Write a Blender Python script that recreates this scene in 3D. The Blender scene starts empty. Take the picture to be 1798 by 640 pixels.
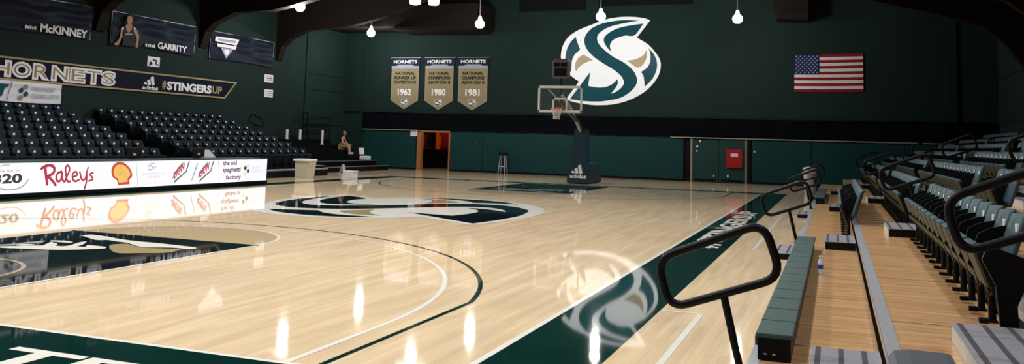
import bpy, bmesh, math, random
from mathutils import Vector, Matrix
from mathutils.geometry import tessellate_polygon
random.seed(7)
C = bpy.context.scene.collection
PI = math.pi
V3 = Vector

# ------------------------------------------------------------------ camera
CX, CY, CZ = 10.25358, -5.84106, 1.72299
YAW, PITCH, ROLL = -0.354242, 0.1, 0.0288344
FPX, PPX, PPY = 1539.864, 899.0, 93.323
cf = V3((math.sin(YAW) * math.cos(PITCH), math.cos(YAW) * math.cos(PITCH), math.sin(PITCH)))
cr0 = V3((math.cos(YAW), -math.sin(YAW), 0))
cu0 = cr0.cross(cf)
cr = math.cos(ROLL) * cr0 + math.sin(ROLL) * cu0
cu = -math.sin(ROLL) * cr0 + math.cos(ROLL) * cu0
camd = bpy.data.cameras.new('camera')
cam = bpy.data.objects.new('camera', camd)
C.objects.link(cam)
M = Matrix.Identity(4)
for i in range(3):
    M[i][0], M[i][1], M[i][2] = cr[i], cu[i], -cf[i]
M[0][3], M[1][3], M[2][3] = CX, CY, CZ
cam.matrix_world = M
camd.sensor_fit = 'HORIZONTAL'
camd.sensor_width = 36.0
camd.lens = FPX / 1798 * 36.0
camd.shift_x = 0.0
camd.shift_y = -(320 - PPY) / 1798
camd.clip_start = 0.05
camd.clip_end = 300
bpy.context.scene.camera = cam


def pix(px, axis, val):
    """a point of the place seen at a photo pixel, on the plane axis = val (survey helper for tracing flat artwork)"""
    d = cr * ((px[0] - PPX) / FPX) + cu * (-(px[1] - PPY) / FPX) + cf
    o = V3((CX, CY, CZ))
    return o + d * ((val - o[axis]) / d[axis])


# ------------------------------------------------------------------ materials
MATS = {}


def srgb(c):
    return tuple(((x / 255) / 12.92 if x / 255 <= 0.04045 else ((x / 255 + 0.055) / 1.055) ** 2.4) for x in c)


def mat(name, col, rough=0.5, metal=0.0, var=0.12, scale=6.0, bump=0.0, spec=0.25, coat=0.0, bscale=None, rvar=0.05):
    """principled surface with a procedural noise on colour and roughness (col = linear rgb)"""
    if name in MATS:
        return MATS[name]
    m = bpy.data.materials.new(name)
    m.use_nodes = True
    nt = m.node_tree
    b = nt.nodes['Principled BSDF']
    geo = nt.nodes.new('ShaderNodeTexCoord')
    nz = nt.nodes.new('ShaderNodeTexNoise')
    nz.inputs['Scale'].default_value = scale
    nz.inputs['Detail'].default_value = 4
    nt.links.new(geo.outputs['Object'], nz.inputs['Vector'])
    mx = nt.nodes.new('ShaderNodeMix')
    mx.data_type = 'RGBA'
    mx.inputs[6].default_value = tuple(max(0, c * (1 - var)) for c in col) + (1,)
    mx.inputs[7].default_value = tuple(min(1, c * (1 + var)) for c in col) + (1,)
    nt.links.new(nz.outputs['Fac'], mx.inputs[0])
    nt.links.new(mx.outputs[2], b.inputs['Base Color'])
    mr = nt.nodes.new('ShaderNodeMapRange')
    mr.inputs['To Min'].default_value = max(0.0, rough - rvar)
    mr.inputs['To Max'].default_value = min(1.0, rough + rvar)
    nt.links.new(nz.outputs['Fac'], mr.inputs['Value'])
    nt.links.new(mr.outputs['Result'], b.inputs['Roughness'])
    b.inputs['Metallic'].default_value = metal
    b.inputs['Specular IOR Level'].default_value = spec
    if coat:
        b.inputs['Coat Weight'].default_value = coat
        b.inputs['Coat Roughness'].default_value = 0.1
    if bump:
        n2 = nt.nodes.new('ShaderNodeTexNoise')
        n2.inputs['Scale'].default_value = bscale or scale * 8
        nt.links.new(geo.outputs['Object'], n2.inputs['Vector'])
        bp = nt.nodes.new('ShaderNodeBump')
        bp.inputs['Strength'].default_value = bump
        bp.inputs['Distance'].default_value = 0.02
        nt.links.new(n2.outputs['Fac'], bp.inputs['Height'])
        nt.links.new(bp.outputs['Normal'], b.inputs['Normal'])
    MATS[name] = m
    return m


def emit(name, col, strength):
    if name in MATS:
        return MATS[name]
    m = bpy.data.materials.new(name)
    m.use_nodes = True
    b = m.node_tree.nodes['Principled BSDF']
    b.inputs['Base Color'].default_value = (0.02, 0.02, 0.02, 1)
    b.inputs['Emission Color'].default_value = tuple(col) + (1,)
    b.inputs['Emission Strength'].default_value = strength
    b.inputs['Roughness'].default_value = 0.4
    MATS[name] = m
    return m


def wood_floor():
    m = bpy.data.materials.new('maple court boards')
    m.use_nodes = True
    nt = m.node_tree
    b = nt.nodes['Principled BSDF']
    g = nt.nodes.new('ShaderNodeNewGeometry')
    sp = nt.nodes.new('ShaderNodeSeparateXYZ')
    nt.links.new(g.outputs['Position'], sp.inputs[0])
    cb = nt.nodes.new('ShaderNodeCombineXYZ')
    nt.links.new(sp.outputs['Y'], cb.inputs['X'])
    nt.links.new(sp.outputs['X'], cb.inputs['Y'])
    br = nt.nodes.new('ShaderNodeTexBrick')
    br.inputs['Color1'].default_value = (0.86, 0.68, 0.46, 1)
    br.inputs['Color2'].default_value = (0.79, 0.60, 0.385, 1)
    br.inputs['Mortar'].default_value = (0.66, 0.48, 0.28, 1)
    br.inputs['Scale'].default_value = 1.0
    br.inputs['Mortar Size'].default_value = 0.0012
    br.inputs['Brick Width'].default_value = 1.1
    br.inputs['Row Height'].default_value = 0.057
    br.offset = 0.37
    nt.links.new(cb.outputs[0], br.inputs['Vector'])
    mp = nt.nodes.new('ShaderNodeMapping')
    mp.inputs['Scale'].default_value = (0.5, 5.0, 1.0)
    nt.links.new(cb.outputs[0], mp.inputs['Vector'])
    nz = nt.nodes.new('ShaderNodeTexNoise')
    nz.inputs['Scale'].default_value = 1.0
    nz.inputs['Detail'].default_value = 5
    nt.links.new(mp.outputs[0], nz.inputs['Vector'])
    rp = nt.nodes.new('ShaderNodeMapRange')
    rp.inputs['From Min'].default_value = 0.3
    rp.inputs['From Max'].default_value = 0.7
    rp.inputs['To Min'].default_value = 0.86
    rp.inputs['To Max'].default_value = 1.1
    nt.links.new(nz.outputs['Fac'], rp.inputs['Value'])
    mu = nt.nodes.new('ShaderNodeMix')
    mu.data_type = 'RGBA'
    mu.blend_type = 'MULTIPLY'
    mu.inputs[0].default_value = 1.0
    nt.links.new(br.outputs['Color'], mu.inputs[6])
    nt.links.new(rp.outputs['Result'], mu.inputs[7])
    nt.links.new(mu.outputs[2], b.inputs['Base Color'])
    b.inputs['Roughness'].default_value = 0.036
    b.inputs['IOR'].default_value = 1.48
    return m


def plywood():
    m = bpy.data.materials.new('bleacher plywood')
    m.use_nodes = True
    nt = m.node_tree
    b = nt.nodes['Principled BSDF']
    g = nt.nodes.new('ShaderNodeNewGeometry')
    mp = nt.nodes.new('ShaderNodeMapping')
    mp.inputs['Scale'].default_value = (1.5, 14.0, 1.0)
    nt.links.new(g.outputs['Position'], mp.inputs['Vector'])
    nz = nt.nodes.new('ShaderNodeTexNoise')
    nz.inputs['Scale'].default_value = 1.0
    nz.inputs['Detail'].default_value = 6
    nt.links.new(mp.outputs[0], nz.inputs['Vector'])
    cr_ = nt.nodes.new('ShaderNodeValToRGB')
    cr_.color_ramp.elements[0].color = (0.40, 0.205, 0.08, 1)
    cr_.color_ramp.elements[0].position = 0.28
    cr_.color_ramp.elements[1].color = (0.66, 0.41, 0.20, 1)
    cr_.color_ramp.elements[1].position = 0.72
    nt.links.new(nz.outputs['Fac'], cr_.inputs['Fac'])
    sp = nt.nodes.new('ShaderNodeSeparateXYZ')
    nt.links.new(g.outputs['Position'], sp.inputs[0])
    dv = nt.nodes.new('ShaderNodeMath')
    dv.operation = 'MULTIPLY'
    dv.inputs[1].default_value = 1 / 2.44
    ad = nt.nodes.new('ShaderNodeMath')
    ad.operation = 'ADD'
    ad.inputs[1].default_value = 0.9
    nt.links.new(sp.outputs['Y'], ad.inputs[0])
    nt.links.new(ad.outputs[0], dv.inputs[0])
    fr = nt.nodes.new('ShaderNodeMath')
    fr.operation = 'FRACT'
    nt.links.new(dv.outputs[0], fr.inputs[0])
    lt = nt.nodes.new('ShaderNodeMath')
    lt.operation = 'LESS_THAN'
    lt.inputs[1].default_value = 0.009
    nt.links.new(fr.outputs[0], lt.inputs[0])
    mx = nt.nodes.new('ShaderNodeMix')
    mx.data_type = 'RGBA'
    nt.links.new(lt.outputs[0], mx.inputs[0])
    nt.links.new(cr_.outputs[0], mx.inputs[6])
    mx.inputs[7].default_value = (0.06, 0.03, 0.012, 1)
    nt.links.new(mx.outputs[2], b.inputs['Base Color'])
    b.inputs['Roughness'].default_value = 0.24
    return m


def wall_paint(name, col, seam=0.0):
    """painted block wall: faint course lines and blotches"""
    m = bpy.data.materials.new(name)
    m.use_nodes = True
    nt = m.node_tree
    b = nt.nodes['Principled BSDF']
    g = nt.nodes.new('ShaderNodeNewGeometry')
    nz = nt.nodes.new('ShaderNodeTexNoise')
    nz.inputs['Scale'].default_value = 0.35
    nz.inputs['Detail'].default_value = 5
    nt.links.new(g.outputs['Position'], nz.inputs['Vector'])
    mx = nt.nodes.new('ShaderNodeMix')
    mx.data_type = 'RGBA'
    mx.inputs[6].default_value = tuple(c * 0.8 for c in col) + (1,)
    mx.inputs[7].default_value = tuple(c * 1.2 for c in col) + (1,)
    nt.links.new(nz.outputs['Fac'], mx.inputs[0])
    nt.links.new(mx.outputs[2], b.inputs['Base Color'])
    b.inputs['Roughness'].default_value = 0.75
    b.inputs['Specular IOR Level'].default_value = 0.08
    n2 = nt.nodes.new('ShaderNodeTexNoise')
    n2.inputs['Scale'].default_value = 14
    nt.links.new(g.outputs['Position'], n2.inputs['Vector'])
    bp = nt.nodes.new('ShaderNodeBump')
    bp.inputs['Strength'].default_value = 0.15
    bp.inputs['Distance'].default_value = 0.02
    nt.links.new(n2.outputs['Fac'], bp.inputs['Height'])
    nt.links.new(bp.outputs['Normal'], b.inputs['Normal'])
    return m


FLOOR_W = wood_floor()
PLY = plywood()
PAINT_G = mat('court paint green', (0.0035, 0.028, 0.024), 0.034, rvar=0.008, var=0.06, spec=0.5)
PAINT_K = mat('court paint lane', (0.004, 0.011, 0.014), 0.034, rvar=0.008, var=0.1, scale=0.8, spec=0.5)
PAINT_N = mat('court paint lane border', (0.004, 0.009, 0.012), 0.034, rvar=0.008, spec=0.5)
for _m in (PAINT_G, PAINT_K, PAINT_N):
    _m.node_tree.nodes['Principled BSDF'].inputs['IOR'].default_value = 1.6
PAINT_W = mat('court paint white', (0.90, 0.88, 0.82), 0.036, rvar=0.008, var=0.03, spec=0.5)
PAINT_T = mat('court paint gold', (0.42, 0.33, 0.17), 0.036, rvar=0.008, var=0.06, spec=0.5)
STAIN = mat('court stain half circle', (0.58, 0.45, 0.27), 0.036, rvar=0.008, var=0.06, scale=2, spec=0.5)
PAINT_LG = mat('court paint letter grey', (0.42, 0.47, 0.42), 0.036, rvar=0.008, spec=0.5)
WALL_G = wall_paint('green wall paint', (0.0095, 0.0215, 0.0185))
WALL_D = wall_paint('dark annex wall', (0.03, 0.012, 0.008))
PADM = mat('teal vinyl wall pad', (0.006, 0.036, 0.038), 0.5, var=0.1, scale=1.5, bump=0.05, spec=0.12)
DOORM = mat('green door paint', (0.008, 0.036, 0.033), 0.45, var=0.08, scale=2)
BLACK = mat('black powder coat', (0.003, 0.003, 0.004), 0.45, scale=20, spec=0.15)
BLACKM = mat('black matt board', (0.004, 0.005, 0.007), 0.7, scale=8, spec=0.08)
DRAPE = mat('black drape cloth', (0.0025, 0.0035, 0.005), 0.9, scale=12, spec=0.03)
CEIL = mat('dark ceiling boards', (0.007, 0.006, 0.0045), 0.8, scale=2, spec=0.05)
BEAM = mat('dark stained glulam', (0.010, 0.007, 0.005), 0.7, scale=3, spec=0.08)
STEEL = mat('brushed aluminium', (0.55, 0.56, 0.60), 0.35, metal=0.6, scale=30)
GALV = mat('grey steel', (0.33, 0.34, 0.38), 0.42, metal=0.4, scale=18)
STEPTOP = mat('silver step tread', (0.26, 0.26, 0.30), 0.45, metal=0.2, scale=25)
STRIPE = mat('dark grip stripe', (0.06, 0.05, 0.06), 0.8, scale=60)
STEPF = mat('light step cheek', (0.55, 0.53, 0.48), 0.5, scale=12)
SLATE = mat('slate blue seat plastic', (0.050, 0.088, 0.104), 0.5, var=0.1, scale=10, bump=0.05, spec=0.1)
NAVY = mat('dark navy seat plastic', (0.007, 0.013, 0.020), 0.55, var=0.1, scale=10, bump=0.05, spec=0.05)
OLIVE = mat('olive seat underside', (0.060, 0.056, 0.024), 0.5, var=0.3, scale=4, spec=0.3)
NAVYU = mat('navy seat underside', (0.004, 0.005, 0.007), 0.6, scale=6, spec=0.08)
FOLDG = mat('grey green folded seat', (0.045, 0.080, 0.080), 0.55, var=0.1, scale=9, bump=0.05, spec=0.12)
WHITE = mat('white gloss', (0.82, 0.83, 0.85), 0.4, var=0.03)
WHITEC = mat('white vinyl cloth', (0.62, 0.62, 0.66), 0.5, var=0.05, scale=2, spec=0.06)
CREAM = mat('cream plastic', (0.46, 0.42, 0.33), 0.45, var=0.06)
NAVYC = mat('navy banner cloth', (0.010, 0.015, 0.029), 0.6, var=0.2, scale=2, spec=0.08)
NAVYD = mat('deep navy banner', (0.004, 0.007, 0.018), 0.6, var=0.2, scale=2, spec=0.06)
GOLD = mat('gold trim print', (0.36, 0.28, 0.15), 0.5, var=0.08, spec=0.06)
TANP = mat('tan pennant felt', (0.25, 0.205, 0.118), 0.75, var=0.08, scale=5, bump=0.08, spec=0.06)
TANL = mat('tan letter print', (0.30, 0.20, 0.10), 0.55, spec=0.06)
LOGO_T = mat('logo teal', (0.006, 0.058, 0.078), 0.35, var=0.06, spec=0.06)
LOGO_W = mat('logo white', (0.86, 0.89, 0.93), 0.4, var=0.02, spec=0.06)
LOGO_G = mat('logo tan', (0.42, 0.34, 0.21), 0.45, var=0.04, spec=0.06)
PRINTW = mat('white print', (0.72, 0.72, 0.76), 0.5, var=0.03, spec=0.06)
PRINTGR = mat('grey print', (0.30, 0.32, 0.38), 0.5, spec=0.06)
PRINTDK = mat('dark olive print', (0.016, 0.020, 0.016), 0.6, spec=0.06)
RED = mat('red enamel', (0.30, 0.012, 0.012), 0.35, var=0.1)
FLAGR = mat('flag red', (0.20, 0.012, 0.025), 0.7, spec=0.06)
FLAGW = mat('flag white', (0.62, 0.58, 0.55), 0.7, spec=0.06)
FLAGB = mat('flag blue', (0.016, 0.020, 0.085), 0.7, spec=0.06)
SKIN = mat('skin tone', (0.46, 0.27, 0.18), 0.55)
SKINP = mat('printed skin', (0.36, 0.20, 0.12), 0.55, spec=0.06)
HAIR = mat('light brown hair', (0.20, 0.12, 0.06), 0.6)
JERSEY = mat('printed dark jersey', (0.020, 0.024, 0.035), 0.6, spec=0.06)
MAROON = mat('maroon shirt cloth', (0.13, 0.010, 0.016), 0.8)
KHAKI = mat('khaki shorts cloth', (0.34, 0.25, 0.10), 0.8)
OAK = mat('orange oak frame', (0.30, 0.13, 0.045), 0.4, var=0.2, scale=9)
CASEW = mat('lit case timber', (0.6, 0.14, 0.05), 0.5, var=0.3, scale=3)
ORANGE = mat('rim orange', (0.72, 0.12, 0.04), 0.4)
NET = mat('white net cord', (0.75, 0.74, 0.72), 0.7)
PADN = mat('navy hoop padding', (0.014, 0.040, 0.060), 0.4, var=0.1, scale=4)
BEIGE = mat('beige metal trim', (0.24, 0.22, 0.17), 0.5)
CLOCKF = mat('shot clock casing', (0.12, 0.11, 0.145), 0.5)
CLOCKS = mat('shot clock dark screen', (0.012, 0.011, 0.018), 0.25)
TEALTOP = mat('dark teal table top', (0.030, 0.055, 0.060), 0.35)
LAVENDER = mat('pale lilac panel', (0.50, 0.45, 0.52), 0.5)
BLUEL = mat('blue bottle label', (0.03, 0.08, 0.40), 0.4)
LAMPM = emit('lamp glow', (1.0, 0.98, 0.95), 14.0)
LEDW = emit('screen white', (0.96, 0.955, 1.0), 1.12)
LEDV = emit('screen pale lilac', (0.86, 0.86, 0.97), 1.1)
LEDR = emit('screen crimson', (0.42, 0.012, 0.045), 1.0)
LEDSR = emit('screen shell red', (0.62, 0.05, 0.025), 1.0)
LEDY = emit('screen shell yellow', (0.93, 0.55, 0.13), 1.0)
LEDYD = emit('screen shell rib', (0.70, 0.36, 0.08), 1.0)
LEDK = emit('screen near black', (0.02, 0.022, 0.03), 1.0)
LEDG = emit('screen grey', (0.42, 0.42, 0.52), 1.0)
LEDGD = emit('screen olive grey', (0.40, 0.38, 0.30), 1.0)
LEDGN = emit('screen dark green grey', (0.12, 0.20, 0.18), 1.0)
LEDPK = emit('screen dew red', (0.60, 0.05, 0.10), 1.0)
LEDPU = emit('screen plum', (0.13, 0.03, 0.09), 1.0)
LEDTL = emit('screen teal dot', (0.01, 0.07, 0.07), 1.0)
LEDYL = emit('screen pale yellow', (0.82, 0.80, 0.45), 1.0)


def clear(name, col, rough, alpha):
    m = bpy.data.materials.new(name)
    m.use_nodes = True
    nt = m.node_tree
    b = nt.nodes['Principled BSDF']
    nz = nt.nodes.new('ShaderNodeTexNoise')
    nz.inputs['Scale'].default_value = 4
    mr = nt.nodes.new('ShaderNodeMapRange')
    mr.inputs['To Min'].default_value = rough
    mr.inputs['To Max'].default_value = rough + 0.04
    nt.links.new(nz.outputs['Fac'], mr.inputs['Value'])
    nt.links.new(mr.outputs['Result'], b.inputs['Roughness'])
    b.inputs['Base Color'].default_value = tuple(col) + (1,)
    b.inputs['Alpha'].default_value = alpha
    return m


GLASS = clear('backboard glass', (0.6, 0.7, 0.7), 0.05, 0.03)
PET = clear('clear bottle plastic', (0.80, 0.83, 0.88), 0.08, 0.6)


# ------------------------------------------------------------------ mesh builder
def frame(o, u, v):
    o, u, v = V3(o), V3(u).normalized(), V3(v).normalized()
    return (o, u, v, u.cross(v))


def smooth2(pts, n=5, corner=58):
    """Catmull-Rom through 2-D points, keeping sharp corners sharp"""
    N = len(pts)
    out = []

    def sharp(i):
        a, b, c = pts[i - 1], pts[i], pts[(i + 1) % N]
        d1 = math.atan2(b[1] - a[1], b[0] - a[0])
        d2 = math.atan2(c[1] - b[1], c[0] - b[0])
        t = abs((d2 - d1 + PI) % (2 * PI) - PI)
        return t > math.radians(corner)
    for i in range(N):
        p1, p2 = V3(pts[i]), V3(pts[(i + 1) % N])
        p0 = p1 if sharp(i) else V3(pts[i - 1])
        p3 = p2 if sharp((i + 1) % N) else V3(pts[(i + 2) % N])
        for k in range(n):
            t = k / n
            out.append(0.5 * ((2 * p1) + (p2 - p0) * t + (2 * p0 - 5 * p1 + 4 * p2 - p3) * t * t + (3 * p1 - p0 - 3 * p2 + p3) * t ** 3))
    return [(p[0], p[1]) for p in out]


TXT = {}


def text_mesh(s, bold):
    k = (s, bold)
    if k not in TXT:
        cd = bpy.data.curves.new('lettering', 'FONT')
        cd.body = s
        cd.size = 1
        cd.offset = bold
        cd.resolution_u = 3
        o = bpy.data.objects.new('lettering', cd)
        C.objects.link(o)
        dg = bpy.context.evaluated_depsgraph_get()
        me = bpy.data.meshes.new_from_object(o.evaluated_get(dg))
        vs = [(v.co.x, v.co.y) for v in me.vertices]
        fs = [tuple(p.vertices) for p in me.polygons]
        bpy.data.objects.remove(o)
        bpy.data.curves.remove(cd)
        bpy.data.meshes.remove(me)
        x0, x1 = min(v[0] for v in vs), max(v[0] for v in vs)
        y0, y1 = min(v[1] for v in vs), max(v[1] for v in vs)
        TXT[k] = ([((v[0] - x0) / (x1 - x0), (v[1] - y0) / (y1 - y0)) for v in vs], fs)
    return TXT[k]


class MB:
    def __init__(s):
        s.v, s.f, s.m, s.s, s.mats = [], [], [], [], []

    def mi(s, m):
        if m not in s.mats:
            s.mats.append(m)
        return s.mats.index(m)

    def add(s, vs, fs, m, smooth=False):
        b = len(s.v)
        i = s.mi(m)
        s.v.extend(tuple(v) for v in vs)
        for f in fs:
            s.f.append(tuple(b + k for k in f))
            s.m.append(i)
            s.s.append(smooth)

    def box(s, x0, y0, z0, x1, y1, z1, m, bev=0.0, mx=None):
        x0, x1 = min(x0, x1), max(x0, x1)
        y0, y1 = min(y0, y1), max(y0, y1)
        z0, z1 = min(z0, z1), max(z0, z1)
        bm = bmesh.new()
        r = bmesh.ops.create_cube(bm, size=1)
        for v in bm.verts:
            v.co = V3(((x0 + x1) / 2 + v.co.x * (x1 - x0), (y0 + y1) / 2 + v.co.y * (y1 - y0), (z0 + z1) / 2 + v.co.z * (z1 - z0)))
        if bev:
            bev = min(bev, 0.45 * min(x1 - x0, y1 - y0, z1 - z0))
            bmesh.ops.bevel(bm, geom=bm.edges[:], offset=bev, segments=2, profile=0.6, affect='EDGES')
        if mx is not None:
            bm.transform(mx)
        s.bm(bm, m, False)

    def bm(s, bm, m, smooth):
        bm.verts.index_update()
        s.add([v.co[:] for v in bm.verts], [[v.index for v in f.verts] for f in bm.faces], m, smooth)
        bm.free()

    def flat(s, pts, fr, off, m):
        """filled outline lying on a plane"""
        o, u, v, n = fr
        p3 = [o + u * p[0] + v * p[1] + n * off for p in pts]
        tri = tessellate_polygon([[V3((p[0], p[1], 0)) for p in pts]])
        area = sum(pts[i - 1][0] * pts[i][1] - pts[i][0] * pts[i - 1][1] for i in range(len(pts)))
        fs = []
        for t in tri:
            a = [pts[k] for k in t]
            ar = (a[1][0] - a[0][0]) * (a[2][1] - a[0][1]) - (a[2][0] - a[0][0]) * (a[1][1] - a[0][1])
            fs.append(t if ar > 0 else tuple(reversed(t)))
        s.add(p3, fs, m)

    def prism(s, pts, fr, d0, d1, m):
        o, u, v, n = fr
        s.flat(pts, fr, d1, m)
        back = [o + u * p[0] + v * p[1] + n * d0 for p in pts]
        front = [o + u * p[0] + v * p[1] + n * d1 for p in pts]
        N = len(pts)
        area = sum(pts[i - 1][0] * pts[i][1] - pts[i][0] * pts[i - 1][1] for i in range(N))
        q = [(i, (i + 1) % N, N + (i + 1) % N, N + i) for i in range(N)]
        if area < 0:
            q = [tuple(reversed(t)) for t in q]
        s.add(back + front, q, m)
        k = len(s.v)
        tri = tessellate_polygon([[V3((p[0], p[1], 0)) for p in pts]])
        s.add(back, tri, m)

    def rect(s, fr, u0, v0, u1, v1, off, m):
        s.flat([(u0, v0), (u1, v0), (u1, v1), (u0, v1)], fr, off, m)

    def text(s, t, fr, u0, v0, w, h, off, m, bold=0.02, slant=0.0):
        o, u, v, n = fr
        vs, fs = text_mesh(t, bold)
        s.add([o + u * (u0 + a * w + slant * b * h) + v * (v0 + b * h) + n * off for a, b in vs], fs, m)

    def ribbon(s, pts, w, fr, off, m, n=4):
        """a stroke of constant width with round ends along a smoothed open path (2-D)"""
        P = [V3(p) for p in pts]
        q = []
        for i in range(len(P) - 1):
            p0 = P[max(0, i - 1)]
            p1, p2 = P[i], P[i + 1]
            p3 = P[min(len(P) - 1, i + 2)]
            for k in range(n):
                t = k / n
                q.append(0.5 * ((2 * p1) + (p2 - p0) * t + (2 * p0 - 5 * p1 + 4 * p2 - p3) * t * t + (3 * p1 - p0 - 3 * p2 + p3) * t ** 3))
        q.append(P[-1])
        for i in range(len(q) - 1):
            d = q[i + 1] - q[i]
            if d.length < 1e-6:
                continue
            d.normalize()
            nn = V3((-d[1], d[0])) * w / 2
            s.flat([tuple(q[i] - nn), tuple(q[i + 1] - nn), tuple(q[i + 1] + nn), tuple(q[i] + nn)], fr, off + i * 2e-5, m)
        for k, c in enumerate(q):
            s.flat([(c[0] + w / 2 * math.cos(a * PI / 5), c[1] + w / 2 * math.sin(a * PI / 5)) for a in range(10)], fr, off + 1e-3 + k * 1e-5, m)

    def ring(s, cu_, cv, r, w, fr, off, m, a0=0.0, a1=2 * PI, n=64, ru=None):
        o, u, v, nn = fr
        vs, fs = [], []
        for i in range(n + 1):
            a = a0 + (a1 - a0) * i / n
            for rr in (r - w / 2, r + w / 2):
                vs.append(o + u * (cu_ + rr * math.cos(a)) + v * (cv + rr * math.sin(a)) + nn * off)
        for i in range(n):
            fs.append((2 * i, 2 * i + 1, 2 * i + 3, 2 * i + 2))
        s.add(vs, fs, m)

    def tube(s, path, r, m, n=10, closed=False, caps=True):
        P = [V3(p) for p in path]
        N = len(P)
        vs, fs = [], []
        up = None
        for i in range(N):
            if closed:
                t = P[(i + 1) % N] - P[i - 1]
            else:
                t = P[min(N - 1, i + 1)] - P[max(0, i - 1)]
            t.normalize()
            if up is None:
                a = V3((0, 0, 1)) if abs(t.z) < 0.9 else V3((1, 0, 0))
                up = (a - t * a.dot(t)).normalized()
            else:
                up = (up - t * up.dot(t)).normalized()
            sd = t.cross(up)
            for k in range(n):
                a = 2 * PI * k / n
                vs.append(P[i] + (up * math.cos(a) + sd * math.sin(a)) * r)
        for i in range(N if closed else N - 1):
            j = (i + 1) % N
            for k in range(n):
                fs.append((i * n + k, i * n + (k + 1) % n, j * n + (k + 1) % n, j * n + k))
        s.add(vs, fs, m, True)
        if caps and not closed:
            s.add(vs[:n], [tuple(range(n - 1, -1, -1))], m)
            s.add(vs[-n:], [tuple(range(n))], m)

    def lathe(s, prof, c, m, n=20, smooth=True):
        """profile [(r, z)] turned about the vertical through c"""
        vs, fs = [], []
        for r, z in prof:
            for k in range(n):
                a = 2 * PI * k / n
                vs.append((c[0] + r * math.cos(a), c[1] + r * math.sin(a), c[2] + z))
        for i in range(len(prof) - 1):
            for k in range(n):
                fs.append((i * n + k, i * n + (k + 1) % n, (i + 1) * n + (k + 1) % n, (i + 1) * n + k))
        s.add(vs, fs, m, smooth)

    def grid(s, fn, nu, nv, m, smooth=True):
        vs = [fn(i / nu, j / nv) for j in range(nv + 1) for i in range(nu + 1)]
        fs = [(j * (nu + 1) + i, j * (nu + 1) + i + 1, (j + 1) * (nu + 1) + i + 1, (j + 1) * (nu + 1) + i) for j in range(nv) for i in range(nu)]
        s.add(vs, fs, m, smooth)

    def build(s, name, parent=None, loc=None, origin=None):
        me = bpy.data.meshes.new(name)
        vs = s.v
        if origin is not None:
            vs = [(v[0] - origin[0], v[1] - origin[1], v[2] - origin[2]) for v in vs]
        me.from_pydata(vs, [], s.f)
        for m in s.mats:
            me.materials.append(m)
        me.polygons.foreach_set('material_index', s.m)
        me.polygons.foreach_set('use_smooth', s.s)
        me.update()
        o = bpy.data.objects.new(name, me)
        C.objects.link(o)
        if origin is not None:
            o.location = origin
        if parent is not None:
            o.parent = parent
            if origin is not None:
                o.location = V3(origin) - parent.location
        return o


def tag(o, label, cat, group=None, kind=None):
    o['label'] = label
    o['category'] = cat
    if group:
        o['group'] = group
    if kind:
        o['kind'] = kind
    return o


def struct(o):
    o['kind'] = 'structure'
    return o


def thing(name, loc, label, cat, group=None, rz=0.0):
    o = bpy.data.objects.new(name, None)
    o.empty_display_size = 0.1
    C.objects.link(o)
    o.location = loc
    o.rotation_euler = (0, 0, rz)
    return tag(o, label, cat, group)


def clone(root, loc, rz, label, group=None):
    r = root.copy()
    C.objects.link(r)
    r.location = loc
    r.rotation_euler = (0, 0, rz)
    r['label'] = label
    if group:
        r['group'] = group
    for ch in list(root.children):
        c = ch.copy()
        C.objects.link(c)
        c.parent = r
        for g in list(ch.children):
            d = g.copy()
            C.objects.link(d)
            d.parent = c
    return r


ORD = ['first', 'second', 'third', 'fourth', 'fifth', 'sixth', 'seventh', 'eighth', 'ninth', 'tenth', 'eleventh', 'twelfth', 'thirteenth', 'fourteenth', 'fifteenth', 'sixteenth', 'seventeenth', 'eighteenth']

XL, XR, YF, YN, ZC = -16.0, 17.05, 37.9, -9.0, 9.7
W, L = 7.62, 28.65
FWALL = frame((0, YF, 0), (1, 0, 0), (0, 0, 1))          # far wall artwork: u = X, v = Z, normal -Y
LWALL = frame((XL, 0, 0), (0, 1, 0), (0, 0, 1))          # wall behind the board: u = Y, v = Z, normal +X
FLR = frame((0, 0, 0), (1, 0, 0), (0, 1, 0))             # floor: u = X, v = Y
FLS = frame((0, 0, 0), (0, 1, 0), (-1, 0, 0))            # floor, read from the plywood stand: u = Y, v = -X

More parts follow.
